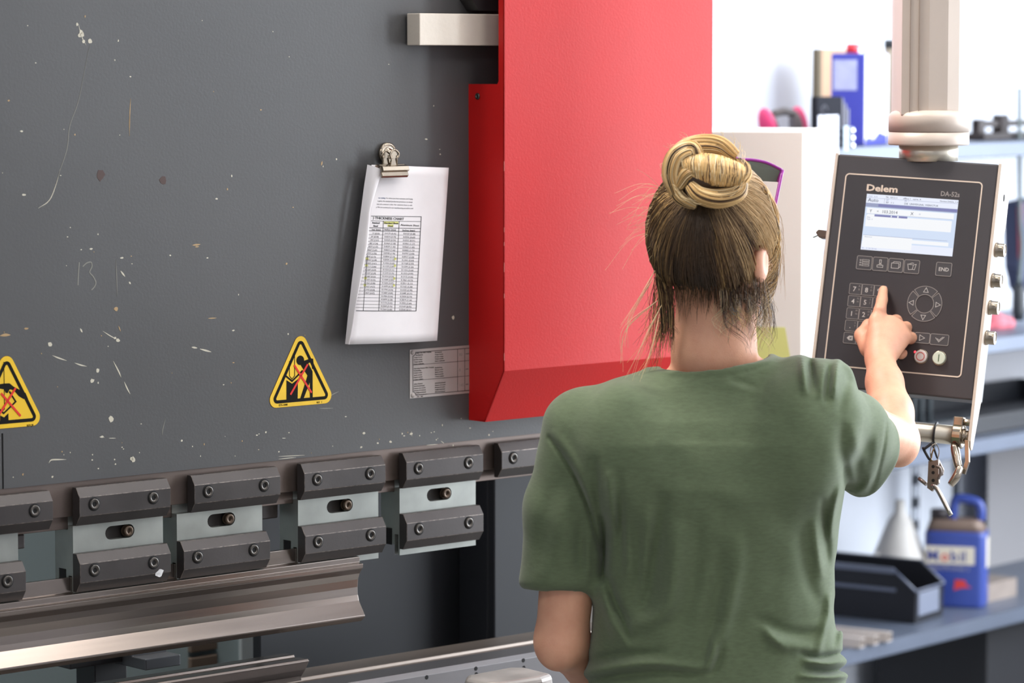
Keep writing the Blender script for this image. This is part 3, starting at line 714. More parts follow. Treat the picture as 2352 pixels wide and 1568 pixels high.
for s, a, b, z, mi in (('Auto', .02, .865, .075, 4), ('Y', .05, .675, .062, 4), ('=', .13, .68, .05, 4), ('103.2014', .185, .675, .062, 4), ('X', .50, .675, .062, 4), ('=', .59, .68, .05, 3),
                       ('EP    :', .22, .895, .035, 3), ('RP   = 1', .22, .855, .035, 4), ('PP  /', .42, .90, .035, 3), ('DIE  UNIVERSAAL WERKSTUK', .42, .855, .037, 4),
                       ('CNC  A.N', .02, .947, .03, 3), ('TK. 1013.11', .21, .947, .035, 4), ('offline 1   curve. A', .40, .947, .035, 4), ('Version DA52s_1.4', .80, .947, .033, 4),
                       ('4.5     C  bus Sprung', .01, .022, .026, 3), ('Step', .03, .575, .028, 3), ('Type  0', .03, .54, .028, 3), ('Reference', .03, .225, .026, 3)):
    text_mb(m, s, z*SH*1.2, lambda p, q, h: U(0, 0, h)+Vector((p, q, 0)), a*SW, b*SH, .0003, .0006, mi, sx=1.05)
m.build('screen_display', [em('screen pale blue', (214, 228, 250), .96), em('screen violet bar', (146, 148, 206), .72), em('screen white', (250, 252, 255), .95), em('screen light grey', (170, 178, 212), .8), em('screen text', (96, 102, 140), .4)], scr_o)
# lettering
m = MB(); a, b = cn(1989, 438); a2 = cn(2060, 443)[0]
text_mb(m, 'Delem', .0142, IDM, a, b+.0005, .0003, .0008, 0, bold=.00042, sx=1.0); 
_w = max(v[0] for v in m.v)-min(v[0] for v in m.v); k = (a2-a)/_w
m.v = [((v[0]-a)*k+a, v[1], v[2]) for v in m.v]
m.build('maker_lettering', linem, cons)
m = MB(); a, b = cn(2160, 449.5); a2 = cn(2203, 453)[0]
text_mb(m, 'DA-52s', .0105, IDM, a, b, .0003, .0006, 0, bold=.0002)
_w = max(v[0] for v in m.v)-min(v[0] for v in m.v); k = (a2-a)/_w; m.v = [((v[0]-a)*k+a, v[1], v[2]) for v in m.v]
m.build('model_lettering', keyl, cons)
# keys
def key(u0, v0, u1, v1, icon, name='key', r=.0022):
    a0, b1 = cn(u0, v0); a1, b0 = cn(u1, v1); m = MB()
    m.prism(rrect(a0, b0, a1, b1, r, 4), .0002, .0009, IDM, 0); m.ribbon(rrect(a0, b0, a1, b1, r, 4), .0008, .0003, .00125, IDM, True, 1)
    icon(m, (a0+a1)/2, (b0+b1)/2, (a1-a0), (b1-b0)); return m.build(name, [keyf, keyl, inkw], cons)
HT = .0013
def tx(s, sz, sub=None, dx=0.0):
    def f(m, x, y, w, h):
        text_mb(m, s, sz, IDM, x-(w*.1 if sub else 0)+dx, y-sz*.36, .0008, HT, 2, 'CENTER', .0001)
        if sub:
            for i, c in enumerate(sub): text_mb(m, c, .0042, IDM, x+w*.27, y+h*.20-i*h*.3, .0008, HT, 1, 'CENTER')
    return f
def poly_icon(lines, close=False, mi=2, w=.0007):
    def f(m, x, y, W_, H_):
        for L in lines: m.ribbon([(x+p[0]*W_, y+p[1]*H_) for p in L], w, .0008, HT, IDM, L[0] == L[-1] and len(L) > 2, mi) if not (L[0] == L[-1]) else m.ribbon([(x+p[0]*W_, y+p[1]*H_) for p in L[:-1]], w, .0008, HT, IDM, True, mi)
    return f
bx4 = lambda a, b, c, d: [(a, b), (c, b), (c, d), (a, d), (a, b)]
ic_list = poly_icon([bx4(-.14, .13, .32, .24), bx4(-.14, -.05, .32, .06), bx4(-.14, -.23, .32, -.12), bx4(-.3, .15, -.22, .22), bx4(-.3, -.03, -.22, .04), bx4(-.3, -.21, -.22, -.14)], w=.0005)
ic_stamp = poly_icon([bx4(-.06, .05, .06, .32), bx4(-.2, -.24, .2, -.08), [(-.12, -.08), (0, .05), (.12, -.08)]])
ic_cards = poly_icon([bx4(-.3, -.22, .2, .16), [(-.22, .16), (-.15, .27), (.28, .27), (.30, .2), (.3, -.1), (.2, -.18)]])
ic_fold = poly_icon([[(-.28, .18), (.1, .14), (.06, -.2), (-.2, -.24), (-.28, .18)], [(-.2, .18), (0, .28), (.12, .26)], [(.1, .14), (.28, .2), (.2, -.22), (.06, -.2)]])
for (u, v, w_, h_, ic) in ((1970, 587, 32, 33, ic_list), (2007, 590, 31, 33, ic_stamp), (2043, 593, 31, 33, ic_cards), (2079, 596, 32, 33, ic_fold)):
    key(u, v, u+w_-1, v+h_, ic, 'function_key')
key(2152, 602, 2184, 635, tx('END', .0082), 'end_key')
rows = [['7', '8', '9'], ['4', '5', '6'], ['1', '2', '3'], ['.', '0', '-'], ['<', '', '']]
subs = [['AB', 'CD', 'EF'], ['GH', 'IJ', 'KL'], ['MN', 'OP', 'QR'], ['ST', 'UV', 'WX'], [None]*3]
g00 = cn(1953, 650); g02 = cn(2008.5, 655); g40 = cn(1939.5, 762.5)
du = ((g02[0]-g00[0])/2, (g02[1]-g00[1])/2); dv = ((g40[0]-g00[0])/4, (g40[1]-g00[1])/4)
a1, b1 = cn(1979, 677); kw, kh = a1-g00[0], g00[1]-b1
for r_ in range(5):
    for c_ in range(3):
        x0 = g00[0]+du[0]*c_+dv[0]*r_; y1 = g00[1]+du[1]*c_+dv[1]*r_; x1_, y0_ = x0+kw, y1-kh
        m = MB(); m.prism(rrect(x0, y0_, x1_, y1, .002, 4), .0002, .0009, IDM, 0); m.ribbon(rrect(x0, y0_, x1_, y1, .002, 4), .0007, .0003, .00125, IDM, True, 1)
        cx, cy = (x0+x1_)/2, (y0_+y1)/2
        if rows[r_][c_] == '<':
            m.prism([(cx-.005, cy), (cx-.0015, cy+.0035), (cx+.0045, cy+.0035), (cx+.0045, cy-.0035), (cx-.0015, cy-.0035)], .0008, HT, IDM, 2)
            for s_ in (1, -1): m.ribbon([(cx-.001, cy-.0018*s_), (cx+.003, cy+.0018*s_)], .0007, .0008, HT+.0003, IDM, mi=0)
        elif rows[r_][c_]: tx(rows[r_][c_], .0105, subs[r_][c_])(m, cx, cy, kw, kh)
        m.build('number_key', [keyf, keyl, inkw], cons)
# arrow ring
cx, cy = cn(2124, 697.5); ro_ = abs(cn(2164, 700)[0]-cn(2085, 695)[0])/2; ri = ro_*.53
for k, (nm) in enumerate(('right', 'up', 'left', 'down')):
    a0 = math.radians(90*k-42); a1 = math.radians(90*k+42)
    o_ = [(cx+ro_*math.cos(a0+(a1-a0)*i/10), cy+ro_*math.sin(a0+(a1-a0)*i/10)) for i in range(11)]
    i_ = [(cx+ri*math.cos(a1-(a1-a0)*i/10), cy+ri*math.sin(a1-(a1-a0)*i/10)) for i in range(11)]
    m = MB(); m.prism(o_+i_, .0002, .0009, IDM, 0); m.ribbon(o_+i_, .0008, .0003, .00125, IDM, True, 1)
    A = math.radians(90*k); rc = (ro_+ri)/2
    T = [(rc+.0042, 0), (rc-.0030, .0038), (rc-.0030, -.0038)]
    m.ribbon([(cx+p[0]*math.cos(A)-p[1]*math.sin(A), cy+p[0]*math.sin(A)+p[1]*math.cos(A)) for p in T], .0007, .0008, HT, IDM, True, 2)
    m.build('arrow_key', [keyf, keyl, inkw], cons)
m_ = poly_icon([[(-.18, -.28), (-.18, .28), (.16, 0), (-.18, -.28)]])
key(2103, 763, 2134.5, 789, m_, 'play_key')
key(2066, 760, 2099, 786, m_, 'play_key')
key(2138.5, 766, 2177.5, 794, poly_icon([[(-.12, .1), (-.02, -.08), (.18, .28)], [(-.22, .16), (-.02, -.22), (.26, .28)]]), 'confirm_key')
# start / stop buttons
wbut = mat('ivory button', (214, 206, 202), .4); wgr = mat('green ivory button', (206, 214, 196), .4); rring = mat('red ring', (196, 74, 66), .5); gmk = mat('green mark', (70, 96, 60), .5)
for (u, v, mm, kind) in ((2116, 819, wbut, 0), (2158, 822.5, wgr, 1)):
    x, y = cn(u, v); m = MB(); M = Matrix.Translation((x, y, 0))
    m.lathe([(.0115, 0), (.0115, .0015), (.0105, .002), (.0103, .0012)], 32, M, 1)
    m.lathe([(.0100, 0), (.0100, .0045), (.0092, .0055)], 32, M, 0)
    if kind == 0: m.ribbon(circle(x, y, .0062, 28), .0011, .005, .0059, IDM, True, 2)
    else: m.box(x-.0006, x+.0006, y-.0055, y+.0055, .005, .0059, 2)
    m.build('stop_button' if kind == 0 else 'start_button', [mm, chrome, rring if kind == 0 else gmk], cons, label='round white button with a red ring' if kind == 0 else 'round white button with a green line')
x, y = cn(2102, 808); MB().ball((x, y, .0005), .0018, 12).build('indicator_light', mat('red led', (255, 60, 70), .3, emit=(255, 50, 60), estr=4), cons)
# key in the left cheek
ky = cn(1880, 537, -.03)[1]; kx = fx0-th
kk = MB().prism([(kx-.001, ky-.006), (kx-.018, ky-.007), (kx-.024, ky+.001), (kx-.020, ky+.006), (kx-.001, ky+.005)], -.040, -.020, IDM)
kk.build('key_switch', mat('brown key head', (92, 78, 68), .5), cons, bevel=.001)
MB().box(kx-.030, kx-.019, -.0006, .0006, -.034, -.029, 0, Matrix.Translation((-.001, ky-.0035, 0)) @ Matrix.Translation((kx-.024, 0, 0)) @ Matrix.Rotation(math.radians(28), 4, 'Z') @ Matrix.Translation((-kx+.024, 0, 0))).build('spare_key', mat('dull green key', (92, 100, 92), .4, .6), cons)
ky = cn(1868, 742, -.03)[1]; MB().lathe([(.008, 0), (.008, .008), (.006, .009)], 20, Matrix.Translation((kx, ky, -.035)) @ Matrix.Rotation(-PI/2, 4, 'Y')).build('side_button', hole_m, cons)
# hand rail
rail_y = cn(2180, 998, -.012)[1]; rz = -.012
Mh = Matrix.Translation((fx0, rail_y, rz)) @ Matrix.Rotation(PI/2, 4, 'Y')
Lr = fx1-fx0
MB().lathe([(.0148, 0), (.0148, Lr-.012)], 32, Mh).build('hand_rail', brush, cons)
MB().lathe([(.0095, Lr-.012), (.0095, Lr), ], 24, Mh).lathe([(.012, Lr-.014), (.012, Lr-.006)], 24, Mh).build('rail_pin', chrome, cons)
# quick release clamp on the rail
qx = cn(2202, 1000, rz)[0]; y1 = rail_y
C = MB(); out = [(qx-.0115, 0)]
fr = lambda a, b, h: Vector((h, y1+b, rz+a))
ring_o = circle(0, 0, .0195, 24); C.ribbon(circle(0, 0, .0172, 28), .0052, qx-.0075, qx+.0075, fr, True)
C.box(qx-.0075, qx+.0075, y1+.014, y1+.0285, rz-.004, rz+.014); C.build('clamp_ring', chrome, cons, bevel=.0015)
MB().lathe([(.006, 0), (.006, .009), (.0045, .011)], 6, Matrix.Translation((qx+.0075, y1+.021, rz+.004)) @ Matrix.Rotation(PI/2, 4, 'Y')).build('clamp_bolt', chrome, cons, bevel=.0006)
q2 = Vector((cn(2196, 1052, .012)[0], cn(2196, 1052, .012)[1])); q3 = Vector(cn(2199, 1110, .014)); q4 = Vector(cn(2180, 1119, .016))
lv = MB(); pts = catmull([(qx-.002, y1-.017, rz+.010), (q2.x-.001, q2.y, .004), (cn(2202, 1080, .01)[0], cn(2202, 1080, .01)[1], .008)], 5)
lv.tube(pts, [.0105, .0112, .0115, .0115, .0115, .011, .0105, .0105, .0100, .009, .0085][:len(pts)], 12, flat=.6)
lv.build('clamp_yoke', chrome, cons)
lv = MB(); A = cn(2205, 1072, .012); B = cn(2196, 1095, .014); C2 = cn(2183, 1114, .016)
pts = catmull([(A[0], A[1], .010), (B[0], B[1], .014), (C2[0], C2[1], .017)], 6); n_ = len(pts)
lv.tube(pts, [.0085+.003*math.sin(PI*k/(n_-1)*.9+.3) for k in range(n_)], 14, flat=.55); lv.build('clamp_lever', chrome, cons)
lv = MB(); A = cn(2221, 1010, .0); B = cn(2222, 1060, .0); C2 = cn(2213, 1088, .0)
lv.ribbon([A, B, C2], .0065, -.004, .003, IDM); lv.build('clamp_strap', chrome, cons, bevel=.0006)
# --- column (upright in the world)
Yc = 5.02; pc = W(2132, 300, Yc); kk_ = Yc/FPX
colT = MB(); cx = 0
hw = 88*kk_
sec = [(-hw, .02), (-hw+.006, -.052), (-.012, -.060), (hw*.30, -.052), (hw*.62, -.038), (hw*.9, -.012), (hw-.002, .015), (hw-.002, .05), (-hw, .05)]
zb_ = W(2132, 268, Yc).z
Cw = CM.inverted()
def wl(p): return Cw @ Vector(p)
colo = W(2141, 300, Yc+.03)
zz = lambda v: W(2132, v, Yc-.03).z
cs = MB().prism([(colo.x+a, colo.y+b*.80) for a, b in sec], zz(264), 2.6, lambda a, b, h: wl((a, b, h)))
for fr_ in (.30, .62):         # drawn grooves of the extrusion
    ax = -hw+.006+(hw-.018)*fr_*1.0; ay = -.0522-.0125*fr_
    cs.box(colo.x+ax-.0003, colo.x+ax+.0003, colo.y+ay*.8-.0004, colo.y+ay*.8+.004, zz(264), 2.6, 1, Cw)
cs.build('column', [alu, mat('groove brown', (140, 124, 110), .7)], cons, bevel=.003)
Mc = Cw @ Matrix.Translation((colo.x-8*kk_, colo.y-.0, 0))
R_ = 93*kk_
MB().lathe([(R_*.80, zz(254)), (R_*.93, zz(259)), (R_, zz(268)), (R_, zz(303))], 40, Mc).lathe([(R_, zz(305)), (R_, zz(331)), (R_*.985, zz(335))], 40, Mc).lathe([(R_*.985, zz(306)), (R_*.985, zz(302))], 40, Mc, 1).build('swivel_collar', [alu, mat('groove brown', (140, 124, 110), .7)], cons)
MB().lathe([(68*kk_, zz(333)), (68*kk_, zz(372))], 40, Mc).build('swivel_neck', brush, cons)
if False: ap = MB().prism([(-hw, 0), (-hw*.55, .009), (0, .012), (hw*.4, .008), (hw*.7, 0)], -.062, -.03, lambda a, b, h: wl((colo.x+a, colo.y+h-.0, zb_-.004+b))).build('collar_lip', alu, cons, bevel=.001)
# --- hex keys hanging from a cable tie on the rail
tie = thing('hex_key_bundle', 'small bundle of steel hex keys hanging by a black cable tie from the console rail', 'tool', M=CM.copy())
tx_ = cn(2143, 1000, .004)[0]
ztm = mat('black nylon', (28, 27, 30), .5); steelk = mat('dull key steel', (142, 132, 126), .35, .85, var=.2, scale=40)
MB().tube([(tx_+.001*math.sin(a), rail_y+.0165*math.cos(a)-.001, rz+.0165*math.sin(a)) for a in [2*PI*k/24 for k in range(24)]], .0016, 6, closed=True, flat=2.0, up=(1, 0, 0)).build('cable_tie', ztm, tie)
def C3(u, v, h): a, b = cn(u, v, h); return (a, b, h)
MB().tube(catmull([C3(2143, 1016, .006), C3(2124, 1030, .01), C3(2121, 1030, .008), C3(2133, 1052, .008), C3(2139, 1056, .008)], 6), .0022, 8).tube(catmull([C3(2141, 1016, .006), C3(2147, 1035, .01), C3(2153, 1052, .008)], 6), .0016, 8).build('link', ztm, tie)
MB().tube(catmull([C3(2150, 1020, .006), C3(2157, 1036, .004), C3(2152, 1056, .006), C3(2140, 1056, .01), C3(2137, 1036, .012), C3(2142, 1022, .01)], 6, True), .0008, 6, closed=True).build('split_ring', chrome, tie)
MB().tube(catmull([C3(2138, 1060, .008), C3(2141, 1040, .011), C3(2145, 1030, .01)], 4), .002, 6, flat=.6).build('tag', mat('brass tag', (150, 122, 84), .4, .7), tie)
a0 = C3(2132, 1058, .010); a1 = C3(2157, 1122, .010)
w0 = cn(2132, 1058, .01); w1 = cn(2155, 1056, .01); w2_ = cn(2156, 1108, .01); w3 = cn(2140, 1128, .01); w4 = cn(2129, 1120, .01)
hb = MB().prism([w0, w1, w2_, w3, w4], .002, .009)
for v in (1071, 1085, 1103): 
    a, b = cn(2143, v, .01); hb.prism(circle(a, b, .0026, 16), .009, .0095, IDM, 1)
hb.build('key_holder', [steelk, hole_m], tie, bevel=.0012)
MB().tube(catmull([C3(2150, 1070, .013), C3(2158, 1073, .014), C3(2161, 1084, .013), C3(2155, 1100, .012)], 6), .0022, 8).build('hex_key', steelk, tie)
MB().prism([cn(2155, 1052, 0), cn(2168, 1078, 0), cn(2166, 1090, 0), cn(2156, 1096, 0)], -.004, .001).build('blade', steelk, tie, bevel=.001)
MB().tube(catmull([C3(2141, 1116, .010), C3(2148, 1117, .012), C3(2160, 1136, .013), C3(2184, 1183, .014)], 5), .0036, 6).build('hex_key', mat('bright key steel', (170, 166, 162), .22, .9), tie)
MB().tube([C3(2128, 1112, .0), C3(2111, 1098, -.004)], .0034, 6).build('hex_key', steelk, tie)
# ================================================================== light grey cabinet and note
Yk = 5.75; p0 = W(1600, 302, Yk); p1 = W(1845, 302, Yk); ztop = p1.z
cabm = mat('cabinet light grey', (236, 232, 224), .5, var=.03, scale=4, bump=.08, bscale=200)
cab = thing('electrical_cabinet', 'tall light grey sheet metal cabinet standing behind the red cover', 'cabinet', (p1.x, p1.y, 0), -11.5)
dd = .34
MB().box(-.45, 0, 0, dd, .1, ztop).build('cabinet_body', cabm, cab, bevel=.002)
MB().box(-.44, -.0, .01, dd-.01, 0, .1).build('plinth', navy, cab, bevel=.002)
nt_ = thing('sticky_note', 'pale yellow paper note stuck on the light grey cabinet beside the person\'s neck', 'note', (p1.x, p1.y, 0), -11.5)
a0 = W(1722, 752, Yk); a1 = W(1803, 752, Yk); b0 = W(1722, 840, Yk); b1 = W(1818, 840, Yk)
MB().prism([(a0.x-p1.x, a0.z), (a1.x-p1.x, a1.z), (b1.x-p1.x, b1.z), (b0.x-p1.x, b0.z)], 0, .0006, lambda a, b, h: Vector((a, -.0008-h, b))).build('note_paper', mat('pale yellow paper', (222, 224, 140), .7), nt_)
# ================================================================== SHELVING AND WHAT STANDS ON IT
S = SHF
def sthing(name, label, cat, t, y, z, group=None, rot=0.0): return thing(name, label, cat, S.w(t, y, z), S.deg+rot, group)
shm = mat('blue grey shelf steel', (96, 104, 120), .4, .3, var=.08, scale=5); ang = mat('dark slotted angle', (34, 40, 48), .5, .3)
def yz(u, v, y):  # t,z on plane y behind the shelf front
    return S.tz(u, v, -y)
z_low = yz(2150, 1442, 0)[1]; t0 = yz(1900, 1490, 0)[0]; 
z_mid = yz(2240, 1010, 0)[1]; z_770 = yz(2310, 772, 0)[1]; z_top = yz(2150, 330, 0)[1]
unit = sthing('shelving_unit', 'dark steel shelving unit with slotted angle posts along the back wall', 'shelving', 0, 0, 0)
TE = 2.1; DP = .44
def shelf(z, ta, tb, nm='shelf'):
    m = MB().box(ta, tb, 0, DP, z-.004, z).box(ta, tb, 0, .004, z-.038, z+.0).box(ta, tb, DP-.004, DP, z-.038, z).box(ta, tb, 0, .02, z-.038, z-.034)
    return m.build(nm, shm, unit, bevel=.0015)
for z in (z_low, z_mid, z_770, z_top): shelf(z, -.95, TE)
tp = yz(2100, 1100, DP)[0]
def post(t, y, mirror=1):
    m = MB(); m.box(t, t+.036, y, y+.003, 0, z_top); m.box(t if mirror > 0 else t+.033, t+.003 if mirror > 0 else t+.036, y-.036*mirror if mirror > 0 else y, y+.003, 0, z_top)
    for k in range(24):
        z = .04+k*.06
        for dx in (.004, .021): m.prism([(t+dx, z), (t+dx+.011, z), (t+dx+.011, z+.032), (t+dx, z+.032)], 0, .0005, lambda a, b, h: Vector((a, y-h, b)), 1)
    return m.build('slotted_post', [ang, mat('slot light', (196, 202, 214), .6)], unit)
post(tp-.018, DP-.005, -1); post(-.95, DP-.005); post(-.95, .0); post(TE-.036, DP-.005); post(TE-.036, 0)
tb_ = yz(2206, 1490, DP)[0]
MB().tube([(tb_-.02, DP-.02, z_low), (tb_+.06, DP-.02, .0)], .008, 8).build('brace', ang, unit)
tb_ = yz(2184, 1130, DP)[0]; MB().box(tb_-.008, tb_+.008, DP-.02, DP-.01, z_low, z_mid).build('brace', ang, unit)
# dark cabinet at lower right, light panels beneath
a, b = yz(2268, 1440, .1); o = sthing('floor_cabinet', 'black steel cabinet under the lowest shelf at the lower right corner', 'cabinet', a, .1, 0)
MB().box(0, 1.0, 0, .33, .0, z_low-.045).build('cabinet_body', mat('cabinet black', (26, 27, 32), .5), o, bevel=.003)
# --- helper
def box_on(name, label, cat, u0, v0, u1, zb, y, depth, m, rot=0.0, bevel=.003, group=None):
    """a block whose front spans photo columns u0..u1, top at row v0, standing on height zb at depth y"""
    ta, z1 = yz(u0, v0, y); tb, _ = yz(u1, v0, y)
    o = sthing(name, label, cat, ta, y, zb, group, rot)
    if m: MB().box(0, tb-ta, 0, depth, 0, z1-zb).build('body', m, o, bevel=bevel)
    return o, tb-ta, z1-zb
# === black open front bin
Yb = 7.35
binm = mat('black plastic bin', (28, 29, 35), .5, spec=.3, var=.05, scale=9)
pA = W(2098, 1432, 7.38)
bn = thing('storage_bin', 'black open fronted plastic storage bin on the lowest shelf', 'bin', S.w(*(lambda q: (q[0], q[1], z_low))(S.onz(2100, 1433, z_low))), 0)
Bd = W(1915, 1400, 7.9)
bn.rotation_euler.z = math.radians(S.deg+6)
Lb, Wb, Hb = .39, .150, .080; Hh = .130
m = MB()
P_ = [(0, 0), (Lb, 0), (Lb, Hh), (.06, Hh), (-.004, Hb)]      # side wall (x along depth, z)
for x in (0, Wb-.004): m.prism(P_, x, x+.004, lambda a, b, h: Vector((h, a, b)))
m.box(0, Wb, -.002, .003, 0, Hb).box(0, Wb, Lb-.004, Lb, 0, Hh).box(0, Wb, 0, Lb, 0, .004)
m.build('bin_shell', binm, bn, bevel=.0015)
r_ = MB(); r_.box(-.006, .0, .055, Lb, Hh-.012, Hh+.002).box(Wb, Wb+.006, .055, Lb, Hh-.012, Hh+.002).box(-.004, 0, 0.05, Lb, Hb-.006, Hb+.002)
r_.tube([(-.001, -.004, Hb), (-.001, .06, Hh)], .0035, 6).tube([(Wb+.001, -.004, Hb), (Wb+.001, .06, Hh)], .0035, 6).tube([(0, -.003, Hb), (Wb, -.003, Hb)], .003, 6)
r_.build('rim', mat('bin rim', (92, 98, 116), .35), bn)
MB().box(.012, Wb-.03, -.006, -.001, .018, Hb-.006).build('label_holder', mat('bin label slot', (112, 118, 134), .4), bn, bevel=.001)
# === blue oil jug
jug_m = mat('jug blue', (54, 72, 146), .35, var=.08, scale=8); dirt = mat('dusty brown plastic', (112, 94, 84), .6, var=.15, scale=12)
q = S.onz(2120, 1392, z_low)
jg = thing('oil_jug', 'dusty blue plastic oil jug with a handle and white label on the lowest shelf', 'jug', S.w(q[0], q[1], z_low), -15)
kj = 7.75/FPX; JW = 116*kj; JD = .095; JH = 258*kj
def jsec(z, x0, x1, y0, y1, r=.02): return [Vector((p[0], p[1], z)) for p in rrect(x0, y0, x1, y1, min(r, (x1-x0)/2.01, (y1-y0)/2.01), 5)]
def loft(m, secs, mi=0):
    n = len(secs[0]); vs = [p for s_ in secs for p in s_]; fs = [(i*n+k, i*n+(k+1) % n, (i+1)*n+(k+1) % n, (i+1)*n+k) for i in range(len(secs)-1) for k in range(n)]
    m.add(vs, fs, mi, True); b = len(m.v)-len(vs); m.f += [[b+k for k in range(n)][::-1], [b+(len(secs)-1)*n+k for k in range(n)]]; m.mi += [mi, mi]; m.sm += [False, False]
m = MB(); W2 = JW*1.25
loft(m, [jsec(z, x0, x1, 0, JD) for z, x0, x1 in ((0, .004, W2-.004), (.008, 0, W2), (JH*.66, 0, W2), (JH*.70, .002, W2-.002))])
loft(m, [jsec(z, x0, x1, y0, JD-y0) for z, x0, x1, y0 in ((JH*.695, .003, W2-.003, .001), (JH*.78, .010, W2-.016, .012), (JH*.80, .012, W2-.018, .016))], 1)
m.build('jug_body', [jug_m, dirt], jg)
MB().tube(catmull([(W2*.42, JD/2, JH*.79), (W2*.45, JD/2, JH*.93), (W2*.52, JD/2, JH*.985), (W2*.80, JD/2, JH*.96), (W2*.88, JD/2, JH*.90), (W2*.88, JD/2, JH*.79)], 6), .012, 10).build('jug_handle', jug_m, jg)
MB().lathe([(.024, 0), (.024, .02), (.022, .022)], 20, Matrix.Translation((W2*.22, JD/2, JH*.80))).lathe([(.03, -.02), (.02, 0)], 20, Matrix.Translation((W2*.22, JD/2, JH*.80))).build('jug_cap', mat('dark cap', (52, 46, 50), .5), jg)
m = MB(); fj = lambda a, b, h=0.0: Vector((a, -h, b))
lab = mat('label cream', (214, 206, 190), .5); lbl = mat('label blue', (44, 62, 140), .5); lrd = mat('label red', (204, 58, 58), .5); lpl = mat('label pale lettering', (170, 168, 176), .5)
z1 = JH*.565; z0_ = JH*.40
m.prism([(.004, z0_), (W2*.83, z0_), (W2*.83, z1), (.004, z1)], .0, .0012, fj, 0)
m.build('white_label', lab, jg)
m = MB(); [text_mb(m, c_, .038, fj, .008+x_, z0_+.008, .001, .002, 1 if c_ == 'o' else 0, bold=.0004) for c_, x_ in (('M', 0), ('o', .034), ('b', .058), ('i', .081), ('l', .090))]
text_mb(m, 'Mobil DTE Oil No. 2', .0145, fj, .012, JH*.345, .0, .001, 2, sx=.82)
m.prism([(W2*.5, JH*.16), (W2*.52, JH*.26), (W2*.68, JH*.255), (W2*.70, JH*.215), (W2*.79, JH*.19), (W2*.62, JH*.185)], 0, .001, fj, 1)
m.build('label_print', [lbl, lrd, lpl], jg)
MB().box(W2-.0005, W2+.001, JD*.25, JD*.7, JH*.36, JH*.64).build('side_label', lab, jg)
# === white funnel
q = S.onz(2062, 1300, z_low)
fnm = mat('translucent white plastic', (198, 194, 190), .5, var=.08, scale=10)
fn = thing('funnel', 'dusty white plastic funnel standing upside down behind the black bin', 'funnel', W(2066, 1262, 7.95), 20)
zf = fn.location.z; fn.location.z = z_low; hz = W(2066, 1148, 7.95).z-z_low
MB().lathe([(.078, 0), (.078, .02), (.074, .10), (.030, hz-.05), (.014, hz-.03), (.012, hz)], 28).build('cone', fnm, fn)
MB().lathe([(.010, 0), (.006, .02)], 12, Matrix.Translation((-.062, -.01, .125)) @ Matrix.Rotation(-1.9, 4, 'Y')).build('hang_tab', fnm, fn)
# === square tubes
alt = mat('mill aluminium', (196, 186, 180), .45, .4)
for k, (u, vv, lab_) in enumerate(((2035, 1486, 'right one of the short square aluminium tubes on the lowest shelf'), (2004, 1493, 'middle one of the short square aluminium tubes on the lowest shelf'), (1972, 1500, 'left one of the short square aluminium tubes on the lowest shelf'))):
    zt_ = z_low; q = S.onz(u, vv-14, zt_); o = thing('square_tube', lab_, 'metal tube', S.w(q[0]-.01, q[1]-.012, zt_), S.deg+8, 'square tubes on the lowest shelf')
    m = MB(); a = .022; t_ = .0025; L_ = .28
    for (x0, x1, z0_, z1_) in ((0, a, 0, t_), (0, a, a-t_, a), (0, t_, t_, a-t_), (a-t_, a, t_, a-t_)): m.box(x0, x1, 0, L_, z0_, z1_)
    m.box(t_, a-t_, .012, .013, t_, a-t_, 1); m.build('tube_body', [alt, hole_m], o)
# === steel block with holes
q = S.onz(2300, 1375, z_low); stb = mat('drilled block steel', (146, 134, 126), .5, .3, var=.1, scale=20)
o = thing('drilled_block', 'grey brown steel block with two large holes to the right of the oil jug', 'block', S.w(q[0]-.06, q[1]-.002, z_low), S.deg+0)
m = MB().box(-.06, .13, 0, .26, 0, .046); 
for (x, y) in ((-.012, .07), (.075, .15)): m.prism(circle(x, y, .036, 24), .0461, .0464, IDM, 1)
m.build('block_body', [stb, hole_m], o, bevel=.002)
# === dark tray on the middle shelf
o = sthing('parts_tray', 'long black tray standing on the middle shelf behind the console rail', 'tray', yz(2085, 960, .05)[0], .05, z_mid)
m = MB(); T_ = 1.1; m.box(0, T_, 0, .36, 0, .006).box(0, T_, 0, .006, 0, .045).box(0, T_, .354, .36, 0, .06).box(0, .006, 0, .36, 0, .06).box(T_-.006, T_, 0, .36, 0, .06)
m.build('tray_shell', mat('tray black', (26, 28, 34), .45), o, bevel=.002)
# === items on the 3rd shelf
pk_ = mat('pink cloth', (212, 112, 124), .8, var=.1, scale=20)
q = yz(2307, 752, .12)
o = sthing('cloth', 'crumpled pink cloth on the shelf right of the console', 'cloth', q[0], .12, z_770)
MB().ball((0, .03, .012), .04, 16, 0, (1.1, .8, .7)).ball((.035, .02, .01), .03, 14, 0, (1, .8, .65)).ball((-.03, .03, .008), .022, 14, 0, (1, .8, .7)).build('folds', pk_, o)
q = yz(2344, 560, .25)
o = sthing('jacket', 'dark blue garment with a red edge hanging at the right image edge', 'clothing', q[0], .25, q[1])
MB().prism([(-.045, .11), (.06, .12), (.07, -.09), (.0, -.13), (-.035, -.06)], -.02, .03, lambda a, b, h: Vector((a, h, b))).build('cloth_body', mat('dark blue cloth', (60, 66, 92), .8), o, bevel=.01)
MB().prism([(-.047, .10), (-.03, .11), (-.025, .0), (-.038, -.04)], -.024, -.015, lambda a, b, h: Vector((a, h, b))).build('red_edge', mat('dull red cloth', (170, 70, 80), .8), o, bevel=.003)
o = sthing('power_cord', 'dark grey cord with a plug hanging down at the right image edge', 'cord', yz(2341, 600, .06)[0], .06, z_770)
zA = yz(2341, 480, .06)[1]-z_770; zB = yz(2341, 655, .06)[1]-z_770; zC = yz(2341, 735, .06)[1]-z_770
